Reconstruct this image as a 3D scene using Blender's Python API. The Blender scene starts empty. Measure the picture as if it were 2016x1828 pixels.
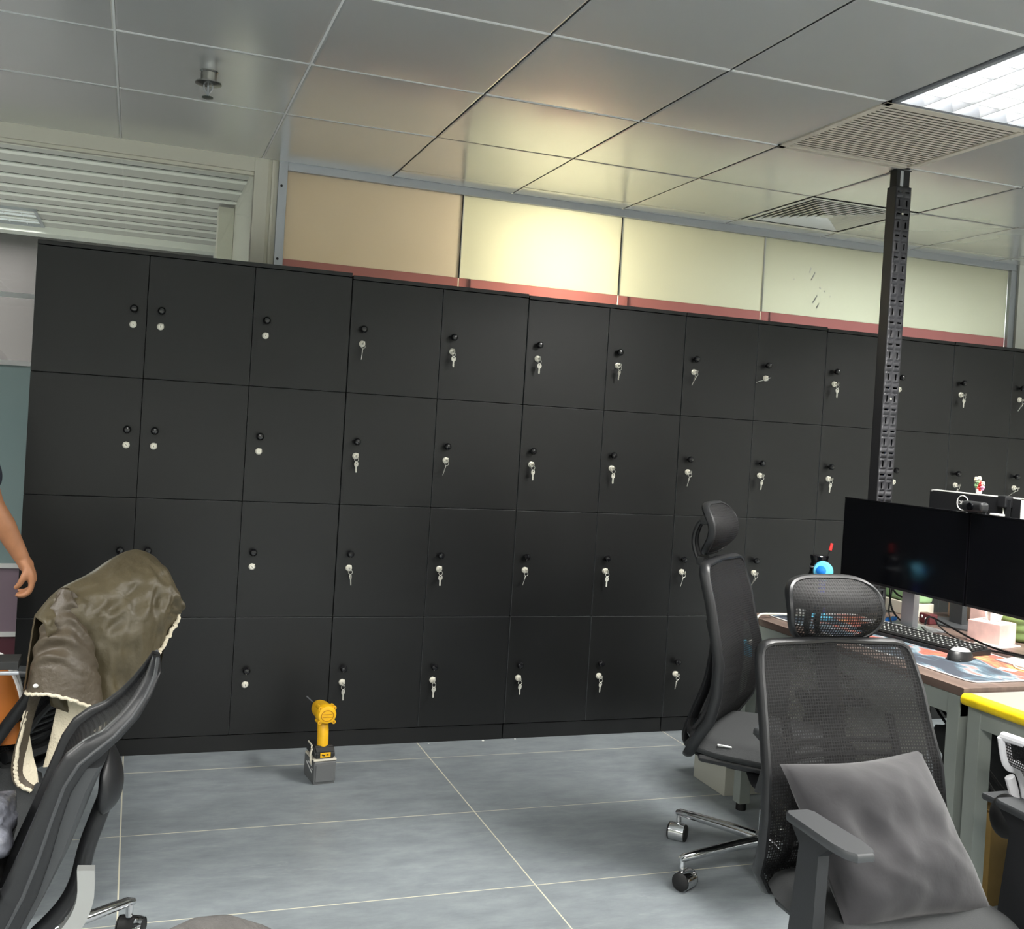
import bpy, bmesh, math, random
from mathutils import Vector, Matrix, noise
random.seed(7)
PI = math.pi
SC = bpy.context.scene
COL = SC.collection

# ------------------------------------------------------------------ camera
cam_d = bpy.data.cameras.new('camera')
cam = bpy.data.objects.new('camera', cam_d)
COL.objects.link(cam)
SC.camera = cam
YAW, PITCH, ROLL = 0.3403754934617363, -0.007381108164917845, 0.06039420420145096
fw = Vector((math.sin(YAW)*math.cos(PITCH), math.cos(YAW)*math.cos(PITCH), math.sin(PITCH)))
r0 = Vector((math.cos(YAW), -math.sin(YAW), 0))
u0 = r0.cross(fw)
rt = r0*math.cos(ROLL) + u0*math.sin(ROLL)
up = -r0*math.sin(ROLL) + u0*math.cos(ROLL)
cam.matrix_world = Matrix(((rt.x, up.x, -fw.x, -0.8325), (rt.y, up.y, -fw.y, -4.3748),
                           (rt.z, up.z, -fw.z, 1.3965), (0, 0, 0, 1)))
cam_d.sensor_fit = 'HORIZONTAL'
cam_d.sensor_width = 36.0
cam_d.lens = 2040.6188*36.0/2016.0
cam_d.shift_x = (1008-988.716)/2016.0
cam_d.shift_y = -(914-857.406)/2016.0
cam_d.clip_start = 0.02

# ------------------------------------------------------------------ world, exposure
world = bpy.data.worlds.new('world')
SC.world = world
world.use_nodes = True
world.node_tree.nodes['Background'].inputs[0].default_value = (0.9, 0.95, 1.0, 1)
world.node_tree.nodes['Background'].inputs[1].default_value = 0.12
SC.view_settings.view_transform = 'Standard'
SC.view_settings.look = 'None'
SC.view_settings.exposure = 0.55
SC.view_settings.gamma = 1.0
SC.view_settings.use_curve_mapping = False
SC.cycles.use_denoising = True
SC.cycles.max_bounces = 10
SC.cycles.diffuse_bounces = 5
SC.cycles.glossy_bounces = 4
SC.cycles.transmission_bounces = 6
SC.cycles.transparent_max_bounces = 12
SC.cycles.sample_clamp_indirect = 6.0
SC.cycles.caustics_reflective = False
SC.cycles.caustics_refractive = False

OFFICE_LIGHT = 62.0
BACK_LIGHT = 30.0
CORRIDOR_LIGHT = 210.0

# ------------------------------------------------------------------ materials
def s2l(c):
    return tuple(((v/255.0)/12.92 if v/255.0 <= 0.04045 else ((v/255.0+0.055)/1.055)**2.4) for v in c)

def mat(name, rgb, rough=0.5, metal=0.0, spec=0.5, var=0.0, vscale=8.0, bump=0.0, bscale=60.0, coat=0.0, stretch=None, sheen=0.0):
    m = bpy.data.materials.new(name)
    m.use_nodes = True
    nt = m.node_tree
    b = nt.nodes['Principled BSDF']
    col = s2l(rgb)
    b.inputs['Base Color'].default_value = (*col, 1)
    b.inputs['Roughness'].default_value = rough
    b.inputs['Metallic'].default_value = metal
    b.inputs['Specular IOR Level'].default_value = spec
    b.inputs['Coat Weight'].default_value = coat
    b.inputs['Coat Roughness'].default_value = 0.2
    if sheen:
        b.inputs['Sheen Weight'].default_value = sheen
    tc = nt.nodes.new('ShaderNodeTexCoord')
    src = tc.outputs['Object']
    if stretch:
        mp = nt.nodes.new('ShaderNodeMapping')
        mp.inputs['Scale'].default_value = stretch
        nt.links.new(src, mp.inputs['Vector'])
        src = mp.outputs['Vector']
    if var:
        n = nt.nodes.new('ShaderNodeTexNoise')
        n.inputs['Scale'].default_value = vscale
        n.inputs['Detail'].default_value = 6
        nt.links.new(src, n.inputs['Vector'])
        r = nt.nodes.new('ShaderNodeValToRGB')
        r.color_ramp.elements[0].position = 0.3
        r.color_ramp.elements[1].position = 0.7
        r.color_ramp.elements[0].color = (*[max(0, c*(1-var)) for c in col], 1)
        r.color_ramp.elements[1].color = (*[min(1, c*(1+var)) for c in col], 1)
        nt.links.new(n.outputs['Fac'], r.inputs['Fac'])
        nt.links.new(r.outputs['Color'], b.inputs['Base Color'])
    if bump:
        n2 = nt.nodes.new('ShaderNodeTexNoise')
        n2.inputs['Scale'].default_value = bscale
        n2.inputs['Detail'].default_value = 4
        nt.links.new(src, n2.inputs['Vector'])
        bp = nt.nodes.new('ShaderNodeBump')
        bp.inputs['Strength'].default_value = bump
        bp.inputs['Distance'].default_value = 0.01
        nt.links.new(n2.outputs['Fac'], bp.inputs['Height'])
        nt.links.new(bp.outputs['Normal'], b.inputs['Normal'])
    return m

def emit(name, rgb, strength):
    m = bpy.data.materials.new(name)
    m.use_nodes = True
    nt = m.node_tree
    nt.nodes.clear()
    e = nt.nodes.new('ShaderNodeEmission')
    e.inputs[0].default_value = (*rgb, 1)
    e.inputs[1].default_value = strength
    o = nt.nodes.new('ShaderNodeOutputMaterial')
    nt.links.new(e.outputs[0], o.inputs[0])
    return m

def clear_glass(name, tint=(0.93, 0.96, 0.95), spec_mix=0.5):
    """thin flat sheet: clear pass-through plus a mirror reflection by Fresnel"""
    m = bpy.data.materials.new(name)
    m.use_nodes = True
    nt = m.node_tree
    nt.nodes.clear()
    t = nt.nodes.new('ShaderNodeBsdfTransparent')
    t.inputs[0].default_value = (*tint, 1)
    g = nt.nodes.new('ShaderNodeBsdfGlossy')
    g.inputs['Roughness'].default_value = 0.02
    f = nt.nodes.new('ShaderNodeFresnel')
    f.inputs[0].default_value = 1.5
    mx = nt.nodes.new('ShaderNodeMixShader')
    o = nt.nodes.new('ShaderNodeOutputMaterial')
    nt.links.new(f.outputs[0], mx.inputs[0])
    nt.links.new(t.outputs[0], mx.inputs[1])
    nt.links.new(g.outputs[0], mx.inputs[2])
    nt.links.new(mx.outputs[0], o.inputs[0])
    return m

def frosted(name, rgb, trans=0.72, gloss=0.18, rough=0.28, scratch=False, clear=0.0):
    m = bpy.data.materials.new(name)
    m.use_nodes = True
    nt = m.node_tree
    nt.nodes.clear()
    c = (*rgb, 1)
    tr = nt.nodes.new('ShaderNodeBsdfTranslucent'); tr.inputs[0].default_value = c
    di = nt.nodes.new('ShaderNodeBsdfDiffuse'); di.inputs[0].default_value = c
    gl = nt.nodes.new('ShaderNodeBsdfGlossy'); gl.inputs['Roughness'].default_value = rough
    gl.inputs[0].default_value = (0.9, 0.9, 0.9, 1)
    m1 = nt.nodes.new('ShaderNodeMixShader'); m1.inputs[0].default_value = trans
    nt.links.new(di.outputs[0], m1.inputs[1]); nt.links.new(tr.outputs[0], m1.inputs[2])
    last = m1.outputs[0]
    if clear:
        tp = nt.nodes.new('ShaderNodeBsdfTransparent'); tp.inputs[0].default_value = c
        mc = nt.nodes.new('ShaderNodeMixShader'); mc.inputs[0].default_value = clear
        nt.links.new(last, mc.inputs[1]); nt.links.new(tp.outputs[0], mc.inputs[2])
        last = mc.outputs[0]
    f = nt.nodes.new('ShaderNodeFresnel'); f.inputs[0].default_value = 1.45
    m2 = nt.nodes.new('ShaderNodeMixShader')
    nt.links.new(f.outputs[0], m2.inputs[0])
    nt.links.new(last, m2.inputs[1]); nt.links.new(gl.outputs[0], m2.inputs[2])
    o = nt.nodes.new('ShaderNodeOutputMaterial')
    nt.links.new(m2.outputs[0], o.inputs[0])
    return m

def mesh_cloth(name, rgb, open_=0.3, scale=260.0):
    """woven chair mesh: dark threads with see-through holes"""
    m = bpy.data.materials.new(name)
    m.use_nodes = True
    nt = m.node_tree
    b = nt.nodes['Principled BSDF']
    b.inputs['Base Color'].default_value = (*s2l(rgb), 1)
    b.inputs['Roughness'].default_value = 0.62
    b.inputs['Specular IOR Level'].default_value = 0.2
    tc = nt.nodes.new('ShaderNodeTexCoord')
    w1 = nt.nodes.new('ShaderNodeTexWave'); w1.bands_direction = 'Y'
    w1.inputs['Scale'].default_value = scale/6.283
    w2 = nt.nodes.new('ShaderNodeTexWave'); w2.bands_direction = 'Z'
    w2.inputs['Scale'].default_value = scale/6.283
    nt.links.new(tc.outputs['Object'], w1.inputs['Vector'])
    nt.links.new(tc.outputs['Object'], w2.inputs['Vector'])
    mu = nt.nodes.new('ShaderNodeMath'); mu.operation = 'MULTIPLY'
    nt.links.new(w1.outputs['Fac'], mu.inputs[0]); nt.links.new(w2.outputs['Fac'], mu.inputs[1])
    sc = nt.nodes.new('ShaderNodeMath'); sc.operation = 'MULTIPLY'; sc.use_clamp = True
    sc.inputs[1].default_value = open_*4.0
    nt.links.new(mu.outputs[0], sc.inputs[0])
    t = nt.nodes.new('ShaderNodeBsdfTransparent')
    mx = nt.nodes.new('ShaderNodeMixShader')
    nt.links.new(sc.outputs[0], mx.inputs[0])
    nt.links.new(b.outputs[0], mx.inputs[1]); nt.links.new(t.outputs[0], mx.inputs[2])
    nt.links.new(mx.outputs[0], nt.nodes['Material Output'].inputs[0])
    return m

M = {}
M['locker'] = mat('locker_laminate', (10, 11, 12), 0.38, spec=0.5, var=0.25, vscale=5.0, bump=0.02, bscale=5)
M['locker_dark'] = mat('locker_carcass', (10, 10, 11), 0.6)
M['edge_band'] = mat('edge_band', (104, 106, 108), 0.3)
M['knob'] = mat('knob_black', (14, 14, 18), 0.16, spec=0.7)
M['nickel'] = mat('nickel', (240, 236, 222), 0.3, metal=0.45)
M['keymetal'] = mat('key_metal', (226, 224, 214), 0.32, metal=0.5)
M['aluminium'] = mat('aluminium', (176, 180, 186), 0.38, metal=0.55)
M['cream_paint'] = mat('cream_paint', (226, 222, 206), 0.45)
M['white_wall'] = mat('white_wall', (214, 214, 204), 0.7, var=0.03, vscale=2)
M['grey_wall'] = mat('grey_wall', (96, 92, 90), 0.7, var=0.05, vscale=2)
M['dark_wall'] = mat('dark_wall', (58, 53, 53), 0.7)
M['dark_void'] = mat('dark_void', (40, 40, 40), 0.9)
M['ceil_strip'] = mat('ceiling_strip', (236, 236, 228), 0.35, metal=0.2)
M['ceil_tile'] = mat('ceiling_tile', (208, 208, 206), 0.22, metal=0.3, spec=1.0, var=0.02, vscale=1.5, coat=0.9)
M['vent_paint'] = mat('vent_paint', (198, 190, 176), 0.5, var=0.06, vscale=14)
M['louver'] = mat('louver_metal', (240, 241, 244), 0.3, metal=0.3)
M['tube'] = emit('lamp_tube', (1.0, 0.985, 0.95), 20.0)
M['warm_tube'] = emit('warm_lamp', (1.0, 0.9, 0.66), 10.0)
M['frost'] = frosted('frosted_glass', (0.86, 0.87, 0.80), 0.80)
M['frost_pink'] = frosted('frosted_glass_rosy', (0.92, 0.86, 0.80), 0.78)
M['pinkfilm'] = frosted('pink_film_glass', (0.70, 0.42, 0.43), 0.7)
M['tealfilm'] = frosted('teal_film_glass', (0.34, 0.42, 0.42), 0.6)
M['mauvefilm'] = frosted('mauve_film_glass', (0.36, 0.30, 0.34), 0.6)
M['maroonfilm'] = frosted('maroon_film_glass', (0.20, 0.09, 0.11), 0.6)
M['glass'] = clear_glass('clear_glass')
M['black_plastic'] = mat('black_plastic', (28, 29, 31), 0.42, bump=0.03, bscale=180)
M['grey_plastic'] = mat('grey_plastic', (58, 60, 62), 0.42)
M['light_grey_plastic'] = mat('light_grey_plastic', (150, 152, 150), 0.4)
M['white_plastic'] = mat('white_plastic', (226, 226, 230), 0.4)
M['chair_mesh'] = mesh_cloth('chair_mesh', (24, 24, 25), 0.10)
M['open_mesh'] = mesh_cloth('open_chair_mesh', (20, 20, 21), 0.14)
M['chair_fabric'] = mat('chair_fabric', (44, 46, 47), 0.85, bump=0.2, bscale=400)
M['chrome'] = mat('chrome', (225, 226, 228), 0.1, metal=1.0)
M['rubber'] = mat('rubber', (18, 18, 19), 0.6)
M['velvet'] = mat('pillow_velvet', (34, 33, 36), 0.85, var=0.12, vscale=7, bump=0.12, bscale=30, sheen=0.25)
M['desk_grey'] = mat('desk_frame_grey', (140, 146, 140), 0.5)
M['pedestal'] = mat('pedestal_white', (184, 184, 172), 0.5)
M['yellow'] = mat('yellow_edge', (232, 200, 20), 0.45, var=0.12, vscale=30)
M['desk_white'] = mat('desk_white_top', (132, 130, 123), 0.5)
M['screen'] = mat('screen_black', (10, 11, 15), 0.16)
M['silver'] = mat('silver_plastic', (176, 178, 182), 0.35, metal=0.4)
M['print_white'] = mat('print_white', (230, 230, 228), 0.5)
M['skin'] = mat('skin', (188, 132, 96), 0.5, var=0.1, vscale=25, bump=0.08, bscale=90)
M['hair'] = mat('hair', (22, 19, 17), 0.5, bump=0.4, bscale=120)
M['shirt'] = mat('shirt_cloth', (46, 50, 62), 0.85, bump=0.1)
M['trousers'] = mat('trouser_cloth', (30, 32, 38), 0.85, bump=0.1)
M['olive'] = mat('jacket_olive', (82, 74, 55), 0.48, spec=0.5, var=0.1, vscale=9, bump=0.6, bscale=24)
M['olive_dark'] = mat('jacket_olive_sleeve', (76, 67, 54), 0.48, spec=0.5, var=0.12, vscale=9, bump=0.6, bscale=28)
M['fleece'] = mat('fleece_cream', (226, 216, 192), 0.95, bump=0.5, bscale=160)
M['tan'] = mat('tan_leather', (190, 112, 46), 0.42, var=0.1, vscale=12)
M['drill_yellow'] = mat('drill_yellow', (232, 178, 24), 0.4, var=0.08, vscale=40)
M['drill_grey'] = mat('drill_grey', (92, 94, 95), 0.45)
M['drill_dark'] = mat('drill_dark', (34, 35, 35), 0.5)
M['black_cable'] = mat('black_cable', (20, 20, 21), 0.5)
M['white_cable'] = mat('white_cable', (222, 222, 206), 0.5)
M['post_black'] = mat('post_black', (36, 36, 38), 0.5)
M['post_grey'] = mat('post_grey', (42, 42, 46), 0.5)
M['slot_glow_blue'] = mat('slot_glow_blue', (96, 140, 226), 0.4)  # colour imitates blue light showing through the post slots
M['mint'] = mat('mint_plastic', (150, 186, 136), 0.4)
M['beige'] = mat('beige_plastic', (206, 200, 184), 0.5)
M['pink'] = mat('pink_plastic', (236, 160, 196), 0.5)
M['pale_pink'] = mat('pale_pink', (238, 196, 188), 0.6, var=0.12, vscale=25)
M['green_pot'] = mat('green_glaze', (112, 132, 78), 0.3)
M['blue_toy'] = mat('blue_gloss', (30, 120, 214), 0.25)
M['cyan'] = mat('cyan_gloss', (104, 200, 236), 0.3)
M['navy'] = mat('navy_plastic', (38, 52, 140), 0.4)
M['red'] = mat('red_plastic', (222, 60, 58), 0.4)
M['cardboard'] = mat('cardboard', (150, 122, 70), 0.8, var=0.15, vscale=12)
M['paper'] = mat('paper', (232, 232, 226), 0.7)
M['bagfilm'] = mat('grey_bag', (120, 122, 132), 0.3, var=0.6, vscale=14, bump=0.8, bscale=26)
M['knit'] = mat('charcoal_knit', (70, 68, 66), 0.9, var=0.2, vscale=30, bump=0.5, bscale=120)
M['grille_dark'] = mat('grille_dark', (26, 26, 26), 0.7)

def floor_material():
    m = bpy.data.materials.new('slate_tile_floor')
    m.use_nodes = True
    nt = m.node_tree; L = nt.links; N = nt.nodes
    b = N['Principled BSDF']
    tc = N.new('ShaderNodeTexCoord')
    sp = N.new('ShaderNodeSeparateXYZ'); L.new(tc.outputs['Object'], sp.inputs[0])
    def edge(out, off, size, half):
        a = N.new('ShaderNodeMath'); a.operation = 'SUBTRACT'; a.inputs[1].default_value = off; L.new(out, a.inputs[0])
        d = N.new('ShaderNodeMath'); d.operation = 'DIVIDE'; d.inputs[1].default_value = size; L.new(a.outputs[0], d.inputs[0])
        r = N.new('ShaderNodeMath'); r.operation = 'ROUND'; L.new(d.outputs[0], r.inputs[0])
        s = N.new('ShaderNodeMath'); s.operation = 'SUBTRACT'; L.new(d.outputs[0], s.inputs[0]); L.new(r.outputs[0], s.inputs[1])
        ab = N.new('ShaderNodeMath'); ab.operation = 'ABSOLUTE'; L.new(s.outputs[0], ab.inputs[0])
        lt = N.new('ShaderNodeMath'); lt.operation = 'LESS_THAN'; lt.inputs[1].default_value = half/size; L.new(ab.outputs[0], lt.inputs[0])
        fl = N.new('ShaderNodeMath'); fl.operation = 'FLOOR'; L.new(d.outputs[0], fl.inputs[0])
        return lt.outputs[0], fl.outputs[0]
    gx, ix = edge(sp.outputs['X'], 0.404, 1.209, 0.0022)
    gy, iy = edge(sp.outputs['Y'], -0.218, 0.611, 0.0020)
    g = N.new('ShaderNodeMath'); g.operation = 'MAXIMUM'; L.new(gx, g.inputs[0]); L.new(gy, g.inputs[1])
    # per tile tone
    cb = N.new('ShaderNodeCombineXYZ'); L.new(ix, cb.inputs[0]); L.new(iy, cb.inputs[1])
    wn = N.new('ShaderNodeTexWhiteNoise'); L.new(cb.outputs[0], wn.inputs[0])
    mp = N.new('ShaderNodeMapping'); mp.inputs['Scale'].default_value = (3.0, 7.0, 1)
    mp.inputs['Rotation'].default_value = (0, 0, 0.25)
    L.new(tc.outputs['Object'], mp.inputs[0])
    n1 = N.new('ShaderNodeTexNoise'); n1.inputs['Scale'].default_value = 2.2; n1.inputs['Detail'].default_value = 9; n1.inputs['Roughness'].default_value = 0.7
    L.new(mp.outputs[0], n1.inputs['Vector'])
    rp = N.new('ShaderNodeValToRGB')
    e = rp.color_ramp.elements
    e[0].position = 0.3; e[0].color = (*s2l((122, 129, 134)), 1)
    e[1].position = 0.72; e[1].color = (*s2l((152, 160, 163)), 1)
    L.new(n1.outputs['Fac'], rp.inputs['Fac'])
    # thin pale veins
    n2 = N.new('ShaderNodeTexNoise'); n2.inputs['Scale'].default_value = 1.3; n2.inputs['Detail'].default_value = 5
    mp2 = N.new('ShaderNodeMapping'); mp2.inputs['Scale'].default_value = (1.0, 7.0, 1); mp2.inputs['Rotation'].default_value = (0, 0, 0.3)
    L.new(tc.outputs['Object'], mp2.inputs[0]); L.new(mp2.outputs[0], n2.inputs['Vector'])
    vr = N.new('ShaderNodeValToRGB')
    ve = vr.color_ramp.elements
    ve[0].position = 0.625; ve[0].color = (0, 0, 0, 1); ve[1].position = 0.632; ve[1].color = (0.10, 0.10, 0.10, 1)
    x = vr.color_ramp.elements.new(0.64); x.color = (0, 0, 0, 1)
    L.new(n2.outputs['Fac'], vr.inputs['Fac'])
    mv = N.new('ShaderNodeMix'); mv.data_type = 'RGBA'
    L.new(vr.outputs['Color'], mv.inputs[0]); L.new(rp.outputs['Color'], mv.inputs[6]); mv.inputs[7].default_value = (*s2l((214, 220, 220)), 1)
    tone = N.new('ShaderNodeMapRange'); tone.inputs[3].default_value = 0.93; tone.inputs[4].default_value = 1.07
    L.new(wn.outputs['Value'], tone.inputs[0])
    hs = N.new('ShaderNodeHueSaturation'); L.new(mv.outputs[2], hs.inputs['Color']); L.new(tone.outputs[0], hs.inputs['Value'])
    mg = N.new('ShaderNodeMix'); mg.data_type = 'RGBA'
    L.new(g.outputs[0], mg.inputs[0]); L.new(hs.outputs[0], mg.inputs[6]); mg.inputs[7].default_value = (*s2l((222, 218, 196)), 1)
    L.new(mg.outputs[2], b.inputs['Base Color'])
    rr = N.new('ShaderNodeMapRange'); rr.inputs[3].default_value = 0.34; rr.inputs[4].default_value = 0.5
    L.new(n1.outputs['Fac'], rr.inputs[0]); L.new(rr.outputs[0], b.inputs['Roughness'])
    bp = N.new('ShaderNodeBump'); bp.inputs['Strength'].default_value = 0.12; bp.inputs['Distance'].default_value = 0.004
    L.new(n1.outputs['Fac'], bp.inputs['Height']); L.new(bp.outputs[0], b.inputs['Normal'])
    return m
M['floor'] = floor_material()

def wood_material():
    m = mat('dark_wood', (100, 84, 76), 0.4, var=0.3, vscale=3.0, stretch=(14, 1.2, 6))
    return m
M['wood'] = wood_material()

def deskmat_material():
    m = bpy.data.materials.new('printed_desk_mat')
    m.use_nodes = True
    nt = m.node_tree; L = nt.links; N = nt.nodes
    b = N['Principled BSDF']; b.inputs['Roughness'].default_value = 0.8
    tc = N.new('ShaderNodeTexCoord')
    mp = N.new('ShaderNodeMapping'); mp.inputs['Scale'].default_value = (9, 4, 1); mp.inputs['Rotation'].default_value = (0, 0, 0.5)
    L.new(tc.outputs['Object'], mp.inputs[0])
    n = N.new('ShaderNodeTexNoise'); n.inputs['Scale'].default_value = 1.3; n.inputs['Detail'].default_value = 5; n.inputs['Distortion'].default_value = 1.0
    L.new(mp.outputs[0], n.inputs['Vector'])
    r = N.new('ShaderNodeValToRGB'); e = r.color_ramp.elements
    e[0].position = 0.0; e[0].color = (*s2l((42, 48, 60)), 1)
    e[1].position = 1.0; e[1].color = (*s2l((236, 196, 120)), 1)
    for p, c in ((0.40, (50, 56, 66)), (0.47, (70, 88, 100)), (0.52, (120, 134, 140)), (0.56, (150, 96, 86)), (0.63, (150, 70, 58)), (0.72, (176, 128, 84))):
        q = r.color_ramp.elements.new(p); q.color = (*s2l(c), 1)
    sp = N.new('ShaderNodeSeparateXYZ'); L.new(tc.outputs['Object'], sp.inputs[0])
    # the print runs teal-navy along the front edge and warm towards the middle
    ma = N.new('ShaderNodeMapRange'); ma.inputs[1].default_value = -0.19; ma.inputs[2].default_value = 0.1
    ma.inputs[3].default_value = -0.14; ma.inputs[4].default_value = 0.12
    L.new(sp.outputs['X'], ma.inputs[0])
    ad = N.new('ShaderNodeMath'); L.new(n.outputs['Fac'], ad.inputs[0]); L.new(ma.outputs[0], ad.inputs[1])
    L.new(ad.outputs[0], r.inputs['Fac'])
    L.new(r.outputs['Color'], b.inputs['Base Color'])
    return m
M['deskmat'] = deskmat_material()

# ------------------------------------------------------------------ mesh builder
class MB:
    def __init__(self):
        self.bm = bmesh.new()
        self.wn = False
    def box(self, c, s, bev=0.0, seg=2, rot=None):
        m = Matrix.Translation(Vector(c)) @ (rot.to_4x4() if rot is not None else Matrix.Identity(4)) @ Matrix.Diagonal((s[0], s[1], s[2], 1))
        g = bmesh.ops.create_cube(self.bm, size=1.0, matrix=m)
        if bev > 0:
            self.wn = True
            vs = set(g['verts'])
            es = [e for e in self.bm.edges if e.verts[0] in vs and e.verts[1] in vs]
            bmesh.ops.bevel(self.bm, geom=es, offset=min(bev, min(s)*0.49), segments=seg, profile=0.5, affect='EDGES')
        return self
    def bb(self, x0, x1, y0, y1, z0, z1, bev=0.0, seg=2):
        return self.box(((x0+x1)/2, (y0+y1)/2, (z0+z1)/2), (x1-x0, y1-y0, z1-z0), bev, seg)
    def ring_loft(self, rings, closed=True, cap0=True, cap1=True):
        bm = self.bm
        vr = [[bm.verts.new(p) for p in r] for r in rings]
        n = len(vr[0])
        for a, b in zip(vr[:-1], vr[1:]):
            for i in range(n if closed else n-1):
                j = (i+1) % n
                try:
                    bm.faces.new((a[i], a[j], b[j], b[i]))
                except ValueError:
                    pass
        if cap0 and closed: bm.faces.new(list(reversed(vr[0])))
        if cap1 and closed: bm.faces.new(vr[-1])
        return self
    def tube(self, pts, r, n=10, loop=False, r2=None, ref=None, cap=True):
        """sweep an ellipse (r across, r2 along ref) on a polyline"""
        P = [Vector(p) for p in pts]
        k = len(P)
        rings = []
        nrm = None
        for i in range(k):
            if loop:
                t = (P[(i+1) % k]-P[i-1]).normalized()
            else:
                t = (P[min(i+1, k-1)]-P[max(i-1, 0)]).normalized()
            if ref is not None:
                a = Vector(ref); a = (a - t*a.dot(t)).normalized()
            else:
                if nrm is None:
                    a = Vector((0, 0, 1)) if abs(t.z) < 0.9 else Vector((1, 0, 0))
                else:
                    a = nrm
                a = (a - t*a.dot(t)).normalized()
            nrm = a
            b = t.cross(a)
            ra = r[i] if isinstance(r, (list, tuple)) else r
            rb = ra if r2 is None else (r2[i] if isinstance(r2, (list, tuple)) else r2)
            rings.append([P[i] + b*(ra*math.cos(2*PI*j/n)) + a*(rb*math.sin(2*PI*j/n)) for j in range(n)])
        if loop:
            rings.append(rings[0])
            bm = self.bm
            vr = [[bm.verts.new(p) for p in q] for q in rings[:-1]]
            vr.append(vr[0])
            for a, b in zip(vr[:-1], vr[1:]):
                for i in range(n):
                    bm.faces.new((a[i], a[(i+1) % n], b[(i+1) % n], b[i]))
            return self
        return self.ring_loft(rings, True, cap, cap)
    def cyl(self, p0, p1, r0, r1=None, n=20):
        return self.tube([p0, p1], [r0, r0 if r1 is None else r1], n)
    def lathe(self, prof, o=(0, 0, 0), axis=(0, 0, 1), n=24, cap=True):
        o = Vector(o); ax = Vector(axis).normalized()
        a = Vector((1, 0, 0)) if abs(ax.x) < 0.9 else Vector((0, 1, 0))
        a = (a - ax*a.dot(ax)).normalized(); b = ax.cross(a)
        rings = [[o + ax*h + a*(r*math.cos(2*PI*j/n)) + b*(r*math.sin(2*PI*j/n)) for j in range(n)] for r, h in prof]
        return self.ring_loft(rings, True, cap, cap)
    def grid(self, fn, nu, nv, loopu=False):
        bm = self.bm
        V = [[bm.verts.new(fn(i/(nu if loopu else nu-1), j/(nv-1))) for i in range(nu)] for j in range(nv)]
        for j in range(nv-1):
            for i in range(nu if loopu else nu-1):
                i2 = (i+1) % nu
                bm.faces.new((V[j][i], V[j][i2], V[j+1][i2], V[j+1][i]))
        return self
    def slab(self, front, back):
        """closed thick sheet from two functions on the unit square (front, back) sharing a rim"""
        fn, nu, nv = front
        bk = back
        bm = self.bm
        A = [[bm.verts.new(fn(i/(nu-1), j/(nv-1))) for i in range(nu)] for j in range(nv)]
        B = [[bm.verts.new(bk(i/(nu-1), j/(nv-1))) for i in range(nu)] for j in range(nv)]
        for j in range(nv-1):
            for i in range(nu-1):
                bm.faces.new((A[j][i], A[j][i+1], A[j+1][i+1], A[j+1][i]))
                bm.faces.new((B[j][i], B[j+1][i], B[j+1][i+1], B[j][i+1]))
        for i in range(nu-1):
            bm.faces.new((A[0][i], B[0][i], B[0][i+1], A[0][i+1]))
            bm.faces.new((A[-1][i], A[-1][i+1], B[-1][i+1], B[-1][i]))
        for j in range(nv-1):
            bm.faces.new((A[j][0], A[j+1][0], B[j+1][0], B[j][0]))
            bm.faces.new((A[j][-1], B[j][-1], B[j+1][-1], A[j+1][-1]))
        return self
    def prism(self, pts, d):
        """extrude a planar polygon (3D points) by vector d"""
        bm = self.bm; d = Vector(d)
        a = [bm.verts.new(Vector(p)) for p in pts]
        b = [bm.verts.new(Vector(p)+d) for p in pts]
        n = len(a)
        for i in range(n):
            bm.faces.new((a[i], a[(i+1) % n], b[(i+1) % n], b[i]))
        bm.faces.new(list(reversed(a))); bm.faces.new(b)
        return self
    def strip(self, A, B, d):
        """thick ribbon between polylines A and B, extruded by d"""
        bm = self.bm; d = Vector(d)
        n = len(A)
        rings = [[Vector(A[i]), Vector(B[i]), Vector(B[i])+d, Vector(A[i])+d] for i in range(n)]
        return self.ring_loft(rings)
    def sphere(self, c, r, n=16, s=(1, 1, 1)):
        bmesh.ops.create_uvsphere(self.bm, u_segments=n, v_segments=max(6, n//2), radius=1.0,
                                  matrix=Matrix.Translation(Vector(c)) @ Matrix.Diagonal((r*s[0], r*s[1], r*s[2], 1)))
        return self
    def mesh(self, name, sharp=35.0):
        bm = self.bm
        bmesh.ops.recalc_face_normals(bm, faces=bm.faces)
        lim = math.radians(sharp)
        for f in bm.faces: f.smooth = True
        for e in bm.edges:
            if len(e.link_faces) == 2:
                if e.calc_face_angle(0) > lim: e.smooth = False
        me = bpy.data.meshes.new(name)
        bm.to_mesh(me); bm.free()
        return me

def link(name, me, material, parent=None, world=False):
    o = bpy.data.objects.new(name, me)
    COL.objects.link(o)
    if material is not None:
        me.materials.clear() if len(me.materials) else None
        me.materials.append(material)
    if parent is not None:
        o.parent = parent
        if world:
            o.matrix_parent_inverse = gmat(parent).inverted()
    return o

def gmat(o):
    m = Matrix.LocRotScale(o.location, o.rotation_euler, o.scale)
    if o.parent is not None:
        m = gmat(o.parent) @ o.matrix_parent_inverse @ m
    return m

def obj(name, mb, material, parent=None, world=False, sharp=35.0):
    wn = mb.wn
    o = link(name, mb.mesh(name, sharp), material, parent, world)
    if wn:
        w = o.modifiers.new('weighted_normal', 'WEIGHTED_NORMAL'); w.keep_sharp = True; w.weight = 100
    return o

def tag(o, label=None, cat=None, group=None, kind=None):
    if label: o['label'] = label
    if cat: o['category'] = cat
    if group: o['group'] = group
    if kind: o['kind'] = kind
    return o

def thing(name, label, cat, loc=(0, 0, 0), rz=0.0, group=None):
    o = bpy.data.objects.new(name, None)
    COL.objects.link(o)
    o.empty_display_size = 0.05
    o.location = loc
    o.rotation_euler = (0, 0, rz)
    return tag(o, label, cat, group)

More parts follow.
